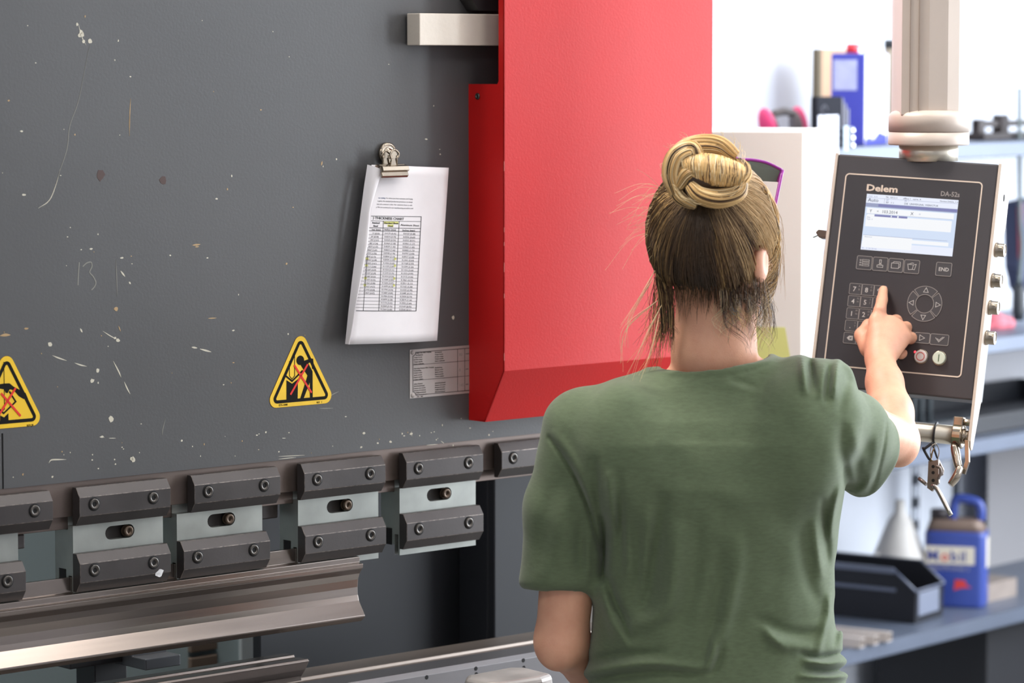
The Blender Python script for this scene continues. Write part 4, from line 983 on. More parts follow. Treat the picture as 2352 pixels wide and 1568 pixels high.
MB().tube(catmull([(-.01, 0, zA+.3), (.0, 0, zA), (.012, 0, (zA+zB)/2), (0, 0, zB)], 6), .0055, 8).build('cable', mat('cord grey', (88, 98, 100), .5), o)
MB().tube([(0, 0, zB+.005), (0, 0, zB-.01), (0, 0, zC+.02), (0, 0, zC)], [.007, .016, .016, .012], 12).build('plug', mat('plug black', (38, 42, 48), .5), o)
o = sthing('blue_strip', 'thin bright blue strip running along the wall behind the cord', 'strip', yz(2330, 650, .48)[0], .485, yz(2330, 650, .48)[1])
MB().box(0, .8, 0, .012, -.008, .008).build('strip_body', mat('bright blue', (86, 150, 226), .4), o, bevel=.002)
# === top shelf
blu = mat('can blue', (66, 72, 172), .35); wht = mat('can white', (244, 244, 248), .35)
ta, zt1 = yz(1913, 122, .05)
can = thing('paint_can', 'rectangular blue and white solvent can with a red cap on the top shelf', 'can', S.w(ta, .05, z_top), 18)
kc = (W(1950, 122, 7.45).y)/FPX
zt_c = zt1-z_top
can.location = S.w(yz(1985, 300, .02)[0], .02, z_top)
can.rotation_euler.z = math.radians(68); ca, cb_ = .20, .080
MB().box(0, ca, 0, cb_, 0, zt_c).build('can_body', blu, can, bevel=.003)
MB().box(.002, ca-.002, -.0012, 0, .002, zt_c-.002).build('white_front', wht, can)
fside = lambda a, b, h=0.0: Vector((-h, cb_-a, b))
m = MB(); m.prism([(.006, zt_c*.60), (.062, zt_c*.60), (.062, zt_c*.93), (.006, zt_c*.93)], 0, .001, fside); m.build('pale_label', mat('label pale blue', (170, 176, 216), .5, var=.12, scale=30), can)
m = MB(); m.prism([(0.004, 0.002), (.19, .002), (.19, .02), (.12, .030), (.07, .012), (.04, .020), (.004, .014)], .0012, .002, fj); m.build('blue_wave', blu, can)
MB().lathe([(.0145, 0), (.0145, .02), (.013, .022)], 20, Matrix.Translation((.022, cb_*.45, zt_c))).build('red_cap', mat('cap red', (206, 52, 62), .4), can)
MB().tube(catmull([(.07, cb_/2, zt_c), (.075, cb_/2, zt_c+.016), (.14, cb_/2, zt_c+.016), (.15, cb_/2, zt_c)], 5), .003, 6).build('carry_handle', mat('wire dark', (80, 80, 88), .4, .6), can)
wood = mat('board wood', (196, 160, 128), .6, rgb2=(150, 116, 90), var=.3, scale=6, stretch=(1, 1, .2))
ta, z1 = yz(1888, 112, .36); tb, _ = yz(1960, 112, .36)
o = sthing('wooden_board', 'pale wooden board leaning upright behind the blue and white can', 'board', ta, .36, z_top)
MB().box(0, tb-ta, 0, .02, 0, z1-z_top).build('board_panel', wood, o, bevel=.002); MB().box(-.012, 0, .0, .02, 0, z1-z_top).build('dark_edge', mat('board dark edge', (96, 84, 62), .6), o)
q = yz(2046, 92, .3); o = sthing('small_bottle', 'black capped bottle just showing left of the beige column', 'bottle', q[0], .3, z_top)
zz_ = q[1]-z_top; MB().lathe([(.03, 0), (.032, .005), (.032, zz_-.06), (.016, zz_-.03), (.016, zz_-.018)], 20).build('bottle_body', mat('bottle tan', (150, 140, 124), .4), o)
MB().lathe([(.017, zz_-.02), (.017, zz_), (.015, zz_+.002)], 20).build('bottle_cap', mat('cap black', (40, 46, 52), .5), o)
o, w_, h_ = box_on('tool_case', 'black tool case with grey stripes in front of the blue can', 'case', 1877, 222, 1934, z_top, .0, .018, mat('case black', (34, 35, 42), .85, spec=.15))
for k in range(3): MB().box(w_+.003+k*.0115, w_+.007+k*.0115, -.0, .018, 0, h_-.004-k*.012).build('grey_stripe', mat('stripe grey', (130, 132, 146) if 0 else (128, 130, 144), .45), o, bevel=.001)
for k in range(3):
    a, b = yz(1922, 300+k*17.5, -.015)
    o = sthing('steel_pin', ('topmost', 'middle', 'lowest')[k]+' of three dark pins with shiny round ends below the tool case', 'pin', a, -.02, b, 'three shiny ended pins')
    MB().tube([(0, 0, 0), (.045, 0, 0)], .0055, 10).build('shaft', mat('pin dark', (38, 48, 60), .5), o); MB().ball((.05, 0, 0), .0085, 14).build('round_end', mat('pin chrome', (235, 238, 245), .2, .9), o)
    MB().box(.012, .027, -.0075, -.004, -.010, .010).build('pale_band', mat('band pale', (186, 204, 220), .5), o)
# hanging tag and pile of pale parts boxes below it
a, z1 = yz(1872, 265, -.02); b, z0_ = yz(1917, 265, -.02); zc_ = yz(1890, 398, -.02)[1]
o = sthing('hanging_card', 'white printed card hung on a hook from the top shelf', 'card', a, -.03, zc_)
MB().box(0, b-a, 0, .002, 0, z1-zc_).build('card_sheet', mat('card white', (226, 230, 246), .6), o)
m = MB(); text_mb(m, 'STOCK', .011, lambda p, q_, h=0.0: Vector((p, -h, q_)), .006, (z1-zc_)*.72, 0, .0005); text_mb(m, '4 / 12', .009, lambda p, q_, h=0.0: Vector((p, -h, q_)), .012, (z1-zc_)*.45, 0, .0005)
m.build('card_print', mat('card ink', (120, 124, 150), .6), o)
MB().tube(catmull([(.02, 0, z1-zc_-.004), (.012, 0, z1-zc_+.014), (.024, 0, z1-zc_+.022), (.034, 0, z1-zc_+.012)], 6), .0015, 6).build('hook', mat('wire dark', (80, 80, 88), .4, .6), o)
pale = mat('pale box plastic', (206, 212, 232), .5); pdk = mat('box gap dark', (110, 114, 136), .6)
a, _ = yz(1876, 405, .02); b, _ = yz(1925, 405, .02); zh = (yz(1890, 405, .02)[1]-yz(1890, 440, .02)[1])
zk = z_mid+.0
nb = int((yz(1890, 403, .02)[1]-z_770)/zh)
for k in range(nb):
    o = sthing('drawer_box', 'small pale plastic drawer box, number from the stack between cabinet and console', 'box', a, .0, z_770+.001+k*zh, 'stack of pale drawer boxes')
    o['label'] = 'small pale plastic drawer box in the narrow stack between cabinet and console'
    MB().box(0, b-a, 0, .25, 0, zh-.003).build('box_body', pale, o, bevel=.003); MB().box(.005, b-a-.005, -.004, 0, zh-.014, zh-.008).build('box_lip', pdk, o)
# pink ear defenders
ear = mat('ear cup pink', (214, 66, 116), .5, var=.1, scale=20)
a, zc_ = yz(1800, 275, .10)
o = sthing('ear_defenders', 'pink ear defenders with a dark headband lying behind the light grey cabinet', 'ear defenders', a, .10, z_top)
zr = zc_-z_top
xl = yz(1764, 275, .1)[0]-a; xr = yz(1836, 275, .1)[0]-a
for s_, x in ((-1, xl), (1, xr)):
    M = Matrix.Translation((x, 0, .048)) @ Matrix.Rotation(s_*.45*(1 if s_ < 0 else -.6), 4, 'Y')
    MB().ball((0, 0, 0), .045, 18, 0, (.34, .5, 1.0), M).build('ear_cup', ear, o)
    MB().ball((0, 0, 0), .036, 16, 0, (.30, .5, 1.0), Matrix.Translation((-s_*.014, 0, 0)) @ M).build('ear_pad', mat('pad grey', (110, 102, 104), .6), o)
MB().tube(catmull([(xl+.02, 0, .074), (0, 0, .080), (xr-.02, 0, .074)], 8), .009, 8, flat=.6).build('head_band', mat('band dark', (92, 84, 82), .6), o)
# dark hand clamps on the top shelf, right of the column
dkc = mat('dark clamp iron', (52, 46, 46), .5, .4)
for k, (u, v, l_) in enumerate(((2240, 285, 'dark iron bar clamp on the top shelf right of the column'), )):
    a, z_ = yz(u, v, .1); o = sthing('bar_clamp', l_, 'clamp', a, .1, z_top)
    h_ = z_-z_top
    MB().box(0, .5, -.008, .008, h_-.008, h_+.008).tube([(.04, 0, h_-.03), (.5, 0, h_-.03)], .006, 8).build('bar', dkc, o, bevel=.001)
    MB().box(.10, .135, -.015, .015, 0, h_+.022).build('jaw', dkc, o, bevel=.004); MB().box(.0, .03, -.012, .012, 0, h_+.012).build('foot', dkc, o, bevel=.004); MB().box(.40, .44, -.015, .015, 0, h_+.02).build('jaw', dkc, o, bevel=.004)
    MB().box(-.005, .5, -.03, .03, 0, .018).build('base', dkc, o, bevel=.003)
# crates behind the console on the shelves (right edge)
o, w_, h_ = box_on('storage_crate', 'grey brown storage crate under the top shelf right of the console', 'crate', 2325, 372, 2420, z_770+.30, .1, .2, None)
bpy.data.objects.remove(o)
# added grey sheets holding the shaded wall's tone behind two bays; a crate frame
pn = mat('wall shade grey', (140, 138, 140), .6, var=.04, scale=2)
a, b = yz(2255, 1100, .42); o = sthing('wall_shade_sheet', 'plain grey sheet added as wall shade behind the oil jug at the right image edge', 'panel', a, .40, z_low)
MB().box(0, 1.2, 0, .004, 0, z_mid-z_low-.045).build('shade_sheet', pn, o)
a, b = yz(2205, 870, .40); o = sthing('wall_shade_sheet', 'pale grey sheet added as wall shade above the middle shelf at the right image edge', 'panel', a+.05, .424, z_mid)
MB().box(0, 1.2, 0, .004, 0, z_770-z_mid-.045).build('shade_sheet', mat('pale wall shade grey', (176, 176, 182), .6), o)
a, b = yz(2098, 960, .2); o = sthing('crate_frame', 'dark open crate frame on the middle shelf seen beneath the console', 'crate', a, .2, z_mid+.0065)
fm_ = mat('crate dark', (30, 42, 48), .5); hh = yz(2130, 905, .2)[1]-z_mid
for x in (0, .035, .075): MB().box(x, x+.009, 0, .01, 0, hh).build('bar', fm_, o)
for z in (0, hh-.012): MB().box(0, .30, 0, .01, z, z+.012).build('rail', fm_, o)
# ================================================================== SMOOTH BODY SURFACES (distance fields -> mesh)
def npv(p): return np.array([p[0], p[1], p[2]], dtype=np.float32)
def smin(a, b, k): h = np.clip(.5+.5*(b-a)/k, 0, 1); return b*(1-h)+a*h-k*h*(1-h)
def smax(a, b, k): return -smin(-a, -b, k)
def cone(p, a, b, ra, rb):
    a, b = npv(a), npv(b); ba = b-a; t = np.clip(((p-a)@ba)/(ba@ba), 0, 1); d = p-a-t[:, None]*ba
    return np.sqrt((d*d).sum(1))-(ra+(rb-ra)*t)
def chain(p, pts, rs, k=.006):
    r = None
    for i in range(len(pts)-1):
        c = cone(p, pts[i], pts[i+1], rs[i], rs[i+1]); r = c if r is None else smin(r, c, k)
    return r
def ellip(p, c, R, M=None):        # R radii; M rows = axes
    q = p-npv(c)
    if M is not None: q = q@M.T
    R = np.array(R, dtype=np.float32); k0 = np.sqrt(((q/R)**2).sum(1)); k1 = np.sqrt(((q/(R*R))**2).sum(1))+1e-9
    return k0*(k0-1)/k1
def sdf_mesh(fn, lo, hi, h, smooth=2):
    lo = np.array(lo, dtype=np.float32); B = 8
    n = np.ceil((np.array(hi)-lo)/h/B).astype(int); N = n*B
    V = np.ones(N, dtype=np.float32)
    ci = np.stack(np.meshgrid(*[np.arange(k) for k in n], indexing='ij'), -1).reshape(-1, 3)
    cen = lo+(ci*B+B/2-.5)*h; d = fn(cen.astype(np.float32)); act = np.abs(d) < h*B*1.35+.012
    for c in ci[(~act) & (d < 0)]: V[c[0]*B:c[0]*B+B, c[1]*B:c[1]*B+B, c[2]*B:c[2]*B+B] = -1
    off = np.stack(np.meshgrid(*[np.arange(B)]*3, indexing='ij'), -1).reshape(-1, 3)
    A = ci[act]
    for k in range(0, len(A), 400):
        a = A[k:k+400]; g = (a[:, None, :]*B+off[None]).reshape(-1, 3)
        V[g[:, 0], g[:, 1], g[:, 2]] = fn((lo+g*h).astype(np.float32))
    I = V < 0
    s = np.zeros(tuple(N-1), dtype=np.uint8)
    for dx in (0, 1):
        for dy in (0, 1):
            for dz in (0, 1): s += I[dx:N[0]-1+dx, dy:N[1]-1+dy, dz:N[2]-1+dz]
    c = np.argwhere((s > 0) & (s < 8)); acc = np.zeros((len(c), 3)); cnt = np.zeros(len(c))
    cor = [(0, 0, 0), (1, 0, 0), (0, 1, 0), (1, 1, 0), (0, 0, 1), (1, 0, 1), (0, 1, 1), (1, 1, 1)]
    vals = [V[c[:, 0]+x, c[:, 1]+y, c[:, 2]+z] for x, y, z in cor]
    for i, j in ((0, 1), (2, 3), (4, 5), (6, 7), (0, 2), (1, 3), (4, 6), (5, 7), (0, 4), (1, 5), (2, 6), (3, 7)):
        m = (vals[i] < 0) != (vals[j] < 0); t = vals[i]/np.where(m, vals[i]-vals[j], 1)
        p = np.array(cor[i])+t[:, None]*(np.array(cor[j])-np.array(cor[i])); acc += p*m[:, None]; cnt += m
    P = lo+(c+acc/cnt[:, None])*h
    M = N-1; key = (c[:, 0]*M[1]+c[:, 1])*M[2]+c[:, 2]
    def idx(q): k = (q[:, 0]*M[1]+q[:, 1])*M[2]+q[:, 2]; return np.searchsorted(key, k)
    F = []
    for ax in range(3):
        e = np.zeros(3, int); e[ax] = 1; u, v = [(1, 2), (2, 0), (0, 1)][ax]
        a = V[1:-1, 1:-1, 1:-1] < 0
        sl = [slice(1, -1)]*3; sl[ax] = slice(2, None) if True else None
        b = V[tuple(sl)] < 0
        g = np.argwhere(a != b)+1; ins = I[g[:, 0], g[:, 1], g[:, 2]]
        eu = np.zeros(3, int); eu[u] = 1; ev = np.zeros(3, int); ev[v] = 1
        ok = (g[:, ax] < N[ax]-1)
        g = g[ok]; ins = ins[ok]
        q = np.stack([idx(g-eu-ev), idx(g-ev), idx(g), idx(g-eu)], 1); q[~ins] = q[~ins][:, ::-1]; F.append(q)
    F = np.concatenate(F)
    E = np.concatenate([F[:, [0, 1]], F[:, [1, 2]], F[:, [2, 3]], F[:, [3, 0]]]); n_ = len(P)
    for _ in range(smooth):
        S_ = np.zeros((n_, 3)); C_ = np.bincount(E.ravel(), minlength=n_)
        for ax in range(3): S_[:, ax] = np.bincount(E[:, 0], P[E[:, 1], ax], n_)+np.bincount(E[:, 1], P[E[:, 0], ax], n_)
        P = P*.5+.5*S_/C_[:, None]
    return P, F
def np_obj(name, P, F, m, parent=None, cols=None):
    me = bpy.data.meshes.new(name); me.vertices.add(len(P)); me.vertices.foreach_set('co', np.asarray(P, dtype=np.float32).ravel())
    k = F.shape[1]; me.loops.add(F.size); me.loops.foreach_set('vertex_index', F.astype(np.int32).ravel())
    me.polygons.add(len(F)); me.polygons.foreach_set('loop_start', np.arange(0, F.size, k, dtype=np.int32))
    try: me.polygons.foreach_set('loop_total', np.full(len(F), k, dtype=np.int32))
    except Exception: pass
    me.update(calc_edges=True); me.validate()
    me.polygons.foreach_set('use_smooth', np.ones(len(me.polygons), dtype=bool))
    if cols is not None:
        a = me.color_attributes.new('strand', 'FLOAT_COLOR', 'POINT'); a.data.foreach_set('color', np.asarray(cols, dtype=np.float32).ravel())
    for q in (m if isinstance(m, (list, tuple)) else [m]): me.materials.append(q)
    o = bpy.data.objects.new(name, me); COL.objects.link(o)
    if parent: o.parent = parent; o.matrix_parent_inverse = parent.matrix_world.inverted()
    return o
# ================================================================== PERSON
TY = 4.52
def X(u, v, Y=TY): return npv(W(u, v, Y))
pxm = TY/FPX                        # metres per pixel at the torso
# --- head frame
yaw = math.radians(35); HC = X(1644, 556, 4.50)
hf = np.array([math.sin(yaw), math.cos(yaw), -.10], dtype=np.float32); hf /= np.linalg.norm(hf)
hr = np.array([math.cos(yaw), -math.sin(yaw), 0], dtype=np.float32); hu = np.cross(hr, hf).astype(np.float32); HM = np.stack([hr, hf, hu])
def hp(r, f, u): return HC+hr*r+hf*f+hu*u
def tip_on_face(u, v, gap):
    a, b = cn(u, v, gap); return npv(CO+CH*a+CV*b+CN*gap)
TIP = tip_on_face(2029, 665, .0075)
YT = float(TIP[1])
SR = X(1900, 955, 4.47); ER = X(2057, 1012, YT-.235); WR = X(2021, 822, YT-.082)
SL = X(1335, 990, 4.50); EL = X(1290, 1470, 4.53); WL = X(1440, 1600, 4.74)
# hand joints (right hand, palm to the panel, index pointing up)
def hj(u, v, dy): return X(u, v, YT+dy)
I0, I1, I2 = hj(2014, 738, -.046), hj(2021, 712, -.040), hj(2026, 688, -.020)
M0, M1, M2, M3 = hj(2046, 742, -.044), hj(2058, 737, -.010), hj(2056, 768, .000), hj(2044, 790, -.014)
R0_, R1, R2, R3 = hj(2066, 755, -.044), hj(2084, 752, -.012), hj(2080, 784, -.002), hj(2062, 802, -.018)
K0, K1, K2, K3 = hj(2078, 775, -.048), hj(2096, 776, -.020), hj(2092, 802, -.012), hj(2070, 816, -.026)
T0, T1, T2, T3 = hj(1996, 800, -.050), hj(1981, 770, -.028), hj(1996, 748, -.014), hj(2022, 742, -.008)
def hand(p):
    palm = chain(p, [hj(2020, 812, -.075), hj(2030, 775, -.052)], [.0205, .022], .01)
    palm = smin(palm, cone(p, hj(2014, 795, -.066), I0, .0165, .0125), .012)
    palm = smin(palm, cone(p, hj(2026, 795, -.068), M0, .0175, .0125), .012)
    palm = smin(palm, cone(p, hj(2038, 800, -.068), R0_, .0165, .0120), .012)
    palm = smin(palm, cone(p, hj(2042, 808, -.066), K0, .0155, .0112), .012)
    fi = chain(p, [I0, I1, I2, TIP], [.0108, .0096, .0088, .0070], .003)
    fm_ = chain(p, [M0, M1, M2, M3], [.0110, .0100, .0090, .0078], .003)
    fr_ = chain(p, [R0_, R1, R2, R3], [.0104, .0098, .0086, .0074], .003)
    fk = chain(p, [K0, K1, K2, K3], [.0096, .0090, .0080, .0068], .003)
    th_ = chain(p, [T0, T1, T2, T3], [.0150, .0122, .0104, .0086], .005)
    d = smin(palm, fi, .006); d = smin(d, np.minimum(np.minimum(fm_, fr_), fk), .0035); d = smin(d, th_, .008)
    # nail bed on the index, web creases at the knuckle joints
    nl = ellip(p, TIP+npv((0, -.0062, -.001)), (.0042, .0016, .0058)); d = smax(d, -nl-.0008, .0008)
    for c, r in ((I1, .0098), (I2, .0089)):
        ax = npv(TIP)-npv(I1); ax /= np.linalg.norm(ax); t = (p-c)@ax; nr = np.linalg.norm(p-c, axis=1); d = d+.00045*np.exp(-(t/.0010)**2)*(nr < .016)
    return d
LH0 = X(1490, 1625, 4.80)
def arms(p):
    r = chain(p, [SR, SR*.45+ER*.55], [.042, .038], .02); r = smin(r, chain(p, [SR*.45+ER*.55, ER], [.038, .0345], .01), .01)
    m1 = ER*.66+WR*.34; m2 = ER*.30+WR*.70
    r = smin(r, chain(p, [ER, m1, m2, WR], [.0335, .0335, .0270, .0215], .012), .012)
    r = smin(r, ellip(p, ER+npv((.004, -.012, -.012)), (.024, .022, .024)), .012)
    r = smin(r, cone(p, WR, hj(2020, 808, -.074), .0215, .0195), .010)
    l = chain(p, [SL, SL*.5+EL*.5, EL], [.040, .041, .037], .015)
    lm = EL*.6+WL*.4
    l = smin(l, chain(p, [EL, lm, WL], [.037, .035, .023], .014), .014)
    l = smin(l, ellip(p, EL+npv((-.006, -.012, -.012)), (.026, .024, .028)), .014)
    # left hand resting, partly closed, below the frame
    l = smin(l, chain(p, [WL, LH0], [.021, .026], .01), .01)
    for i in range(4):
        a = LH0+npv((-.012+.010*i, .030, -.012+.012*i)); b = a+npv((.012, .030, -.010)); c = b+npv((.004, .008, -.026)); l = smin(l, chain(p, [LH0+npv((-.010+.008*i, .012, -.010+.010*i)), a, b, c], [.010, .0095, .0085, .0075], .003), .004)
    l = smin(l, chain(p, [WL+npv((.008, .015, .016)), LH0+npv((.022, .026, .02)), LH0+npv((.03, .05, -.002))], [.013, .0105, .0085], .004), .006)
    return smin(r, l, .002)
NB_ = X(1640, 935, 4.552); NM = X(1640, 800, 4.525); NT = X(1645, 660, 4.515)
def head(p):
    d = ellip(p, hp(0, -.008, .012), (.073, .092, .088), HM)
    d = smin(d, ellip(p, hp(0, .030, -.045), (.055, .058, .062), HM), .03)
    d = smin(d, ellip(p, hp(0, .070, -.092), (.024, .020, .018), HM), .03)          # chin
    d = smin(d, cone(p, hp(0, .084, -.010), hp(0, .104, -.040), .007, .010), .012)   # nose
    for s in (-1, 1):
        d = smin(d, ellip(p, hp(s*.040, .062, -.030), (.022, .018, .018), HM), .02)  # cheek
        d = smax(d, -ellip(p, hp(s*.032, .094, -.004), (.014, .013, .009), HM), .008)  # socket
        d = smin(d, ellip(p, hp(s*.032, .078, -.004), (.012, .012, .011), HM), .003)
        ear_ = smax(ellip(p, hp(s*.078, -.004, -.028), (.008, .017, .027), HM), -ellip(p, hp(s*.087, .002, -.024), (.0065, .010, .016), HM), .004)
        d = smin(d, ear_, .006)
    d = smin(d, ellip(p, hp(0, .086, -.064), (.022, .009, .006), HM), .006); d = smax(d, -ellip(p, hp(0, .098, -.0655), (.020, .006, .0014), HM), .002)
    neck = chain(p, [NB_, NM, NT], [.064, .0560, .0560], .02)
    return smin(d, neck, .022)
# torso sections: (row, left col, right col, half depth, y centre)
TS = [(850, 1500, 1790, .055, 4.53), (900, 1370, 1880, .080, 4.525), (950, 1330, 1925, .100, 4.52), (1000, 1322, 1938, .112, 4.515), (1100, 1340, 1935, .122, 4.515), (1200, 1358, 1922, .120, 4.52),
      (1300, 1366, 1912, .116, 4.525), (1400, 1368, 1914, .116, 4.53), (1450, 1362, 1928, .120, 4.53), (1568, 1346, 1940, .132, 4.53), (1700, 1338, 1950, .142, 4.53)]
tz_ = np.array([X(1640, r[0])[2] for r in TS])[::-1]; tc = np.array([X((r[1]+r[2])/2, r[0])[0] for r in TS])[::-1]
tw = np.array([(r[2]-r[1])/2*pxm for r in TS])[::-1]; tdp = np.array([r[3] for r in TS])[::-1]; tyc = np.array([r[4] for r in TS])[::-1]
def trunk(p, grow=0.0, e=2.12):
    z = p[:, 2]; cx = np.interp(z, tz_, tc); rx = np.interp(z, tz_, tw)+grow; ry = np.interp(z, tz_, tdp)+grow; cy = np.interp(z, tz_, tyc)
    # the spine hollow
    q = (np.abs((p[:, 0]-cx)/rx)**e+np.abs((p[:, 1]-cy)/ry)**e)**(1/e)
    d = (q-1)*np.minimum(rx, ry)
    return np.maximum(d, z-tz_[-1]-grow)
hem_z = X(1640, 1760)[2]
def skin_fn(p):
    d = smin(trunk(p, -.022), arms(p), .012); d = smin(d, cone(p, X(1640, 868, 4.54), X(1500, 912, 4.53), .038, .028), .015); d = smin(d, cone(p, X(1650, 858, 4.54), X(1790, 882, 4.53), .038, .028), .015); d = smax(d, hem_z-.02-p[:, 2], .01)
    d = smin(d, head(p), .012); return np.minimum(d, smin(hand(p), arms(p), .006))
# --- shirt
SLe = X(1292, 1318, 4.525); SRe = X(1996, 1048, 4.625)
sl_ax = (SLe-X(1332, 985, 4.50)); sl_ax /= np.linalg.norm(sl_ax); sr0 = X(1893, 965, 4.47); sr_ax = SRe-sr0; sr_ax /= np.linalg.norm(sr_ax)
sl_pl = npv((-.03, -.10, -1.0)); sl_pl /= np.linalg.norm(sl_pl); sr_pl = npv((.86, .42, -.26)); sr_pl /= np.linalg.norm(sr_pl)
# folds on the back: (photo polyline, amplitude m (+ ridge, - groove), width px)
FOLDS = [
 ([(1262, 1005), (1290, 1045), (1318, 1090), (1342, 1140), (1362, 1200), (1378, 1260)], -.0050, 7),
 ([(1278, 1000), (1312, 1050), (1340, 1110), (1358, 1160)], .0030, 16),
 ([(1384, 1190), (1388, 1250), (1384, 1325)], -.009, 14),
 ([(1366, 1060), (1372, 1120), (1378, 1180)], -.004, 14), ([(1398, 1090), (1404, 1160), (1412, 1220)], .004, 13),
 ([(1418, 1080), (1424, 1150), (1428, 1220), (1432, 1290)], -.0040, 15),
 ([(1470, 1215), (1468, 1280), (1462, 1340), (1450, 1385)], -.0045, 20),
 ([(1436, 1180), (1440, 1260), (1444, 1330)], .0035, 16),
 ([(1522, 1150), (1512, 1220), (1502, 1290), (1494, 1350), (1478, 1392)], -.0085, 24),
 ([(1560, 1220), (1552, 1290), (1545, 1350), (1530, 1400), (1495, 1425), (1460, 1432)], .0080, 26),
 ([(1490, 1180), (1484, 1250), (1478, 1320)], .0035, 18),
 ([(1605, 1190), (1600, 1280), (1590, 1360), (1570, 1430)], -.0040, 24),
 ([(1395, 1320), (1410, 1370), (1432, 1420), (1445, 1470)], -.0045, 13), ([(1380, 1350), (1398, 1410), (1415, 1470)], .0045, 15),
 ([(1412, 1420), (1424, 1450), (1440, 1478)], .0050, 14),
 ([(1700, 1250), (1690, 1330), (1672, 1410), (1655, 1470), (1640, 1520)], .0055, 22), ([(1655, 1260), (1650, 1340), (1634, 1420), (1618, 1490)], -.0045, 22),
 ([(1640, 1470), (1634, 1505), (1624, 1532)], .0060, 12), ([(1660, 1480), (1650, 1520), (1636, 1545)], -.006, 12),
 ([(1345, 1545), (1420, 1530), (1500, 1522), (1570, 1528), (1630, 1534)], .0060, 13), ([(1345, 1568), (1430, 1552), (1520, 1545), (1600, 1552)], -.0050, 13),
 ([(1360, 1515), (1430, 1502), (1520, 1500)], -.004, 14),
 ([(1740, 1420), (1780, 1440), (1830, 1455), (1880, 1452)], -.0045, 18), ([(1765, 1455), (1810, 1480), (1870, 1490)], .0055, 20), ([(1755, 1440), (1775, 1466), (1800, 1486)], .005, 13),
 ([(1905, 1370), (1902, 1410), (1890, 1450), (1880, 1500)], .0040, 12), ([(1922, 1380), (1922, 1430), (1916, 1480)], -.0030, 11), ([(1938, 1400), (1940, 1440), (1934, 1470)], .0016, 12),
 ([(1840, 1230), (1850, 1290), (1860, 1340), (1875, 1380)], -.0030, 20), ([(1870, 1200), (1876, 1260), (1886, 1320)], .0035, 14), ([(1890, 1150), (1896, 1220), (1900, 1290)], -.003, 12),
 ([(1930, 1120), (1918, 1160), (1906, 1230)], .004, 12), ([(1955, 1120), (1940, 1075), (1932, 1030), (1934, 980)], -.0035, 16),
 ([(1975, 1060), (1968, 1020), (1960, 980)], .0035, 20), ([(1990, 1020), (1975, 1050), (1972, 1080), (1980, 1110)], -.0030, 14),
 ([(1650, 1140), (1700, 1150), (1760, 1145)], .0015, 22), ([(1560, 1010), (1640, 1020), (1720, 1010)], -.0012, 30),
 ([(1520, 862), (1590, 868), (1650, 866), (1710, 855), (1760, 838), (1790, 828)], -.0009, 5),
 ([(1500, 1100), (1505, 1040), (1520, 990)], .0015, 26),
 ([(1840, 1500), (1880, 1508), (1930, 1500)], -.006, 9), ([(1850, 1518), (1900, 1524), (1942, 1518)], .0065, 9), ([(1850, 1536), (1900, 1541), (1945, 1535)], -.006, 8), ([(1840, 1553), (1900, 1556), (1945, 1552)], .006, 8),
 ([(1862, 832), (1866, 860), (1868, 895)], -.0080, 10), ([(1842, 826), (1845, 860), (1850, 900)], .0060, 11), ([(1893, 842), (1888, 875), (1884, 910)], .0035, 9), ([(1905, 845), (1903, 880), (1898, 920)], -.0050, 9),
 ([(1925, 830), (1920, 865), (1915, 905)], .0065, 12), ([(1950, 860), (1940, 900), (1930, 940)], -.0025, 14),
 ([(1680, 872), (1705, 878), (1730, 888)], -.0022, 10), ([(1660, 884), (1700, 892), (1740, 900)], .0014, 12),
 ([(1300, 1150), (1290, 1220), (1284, 1290)], .0030, 24), ([(1262, 1130), (1250, 1210), (1240, 1290)], -.0025, 24), ([(1330, 1200), (1330, 1260), (1330, 1310)], -.0040, 16),
 ([(1352, 1230), (1350, 1280), (1350, 1330)], .003, 12),
 ([(2000, 1095), (1985, 1120), (1965, 1135)], .003, 12), ([(2037, 960), (2032, 1010), (2022, 1060), (2008, 1110), (1990, 1145)], -.0016, 5), ([(2015, 1000), (2010, 1040), (2000, 1080)], .0015, 12)]
FQ = []
for pts, amp, w in FOLDS:
    c = catmull([W(u, v, 4.42) for u, v in pts], 3); A = np.array([[q.x, q.z] for q in c]); FQ.append((A, amp, w*pxm*.75))
def folds(p):
    """height of the cloth folds on the back, laid over (x, z)"""
    # project from the eye onto the y = 4.42 sheet so strokes sit where the cloth is
    k = 4.42/p[:, 1]; q = np.stack([p[:, 0]*k, EYE+(p[:, 2]-EYE)*k], 1); out = np.zeros(len(p), dtype=np.float32)
    for A, amp, w in FQ:
        lo = A.min(0)-w*2.6; hi_ = A.max(0)+w*2.6; m = np.where(((q > lo) & (q < hi_)).all(1))[0]
        if not len(m): continue
        qq = q[m]; best = np.full(len(m), 9.0); tt = np.zeros(len(m)); n = len(A)-1
        for i in range(n):
            a, b = A[i], A[i+1]; ba = b-a; t = np.clip(((qq-a)@ba)/(ba@ba+1e-12), 0, 1); d = np.sqrt(((qq-a-t[:, None]*ba)**2).sum(1)); u = d < best
            best[u] = d[u]; tt[u] = (i+t[u])/n
        out[m] += amp*1.5*np.exp(-(best/w)**2)*np.sqrt(np.clip(np.sin(np.pi*(.06+.88*tt)), 0, 1))
    return out
COL_C = X(1641, 825, 4.525)
col_n = npv((-.12, .30, 1.0)); col_n /= np.linalg.norm(col_n)
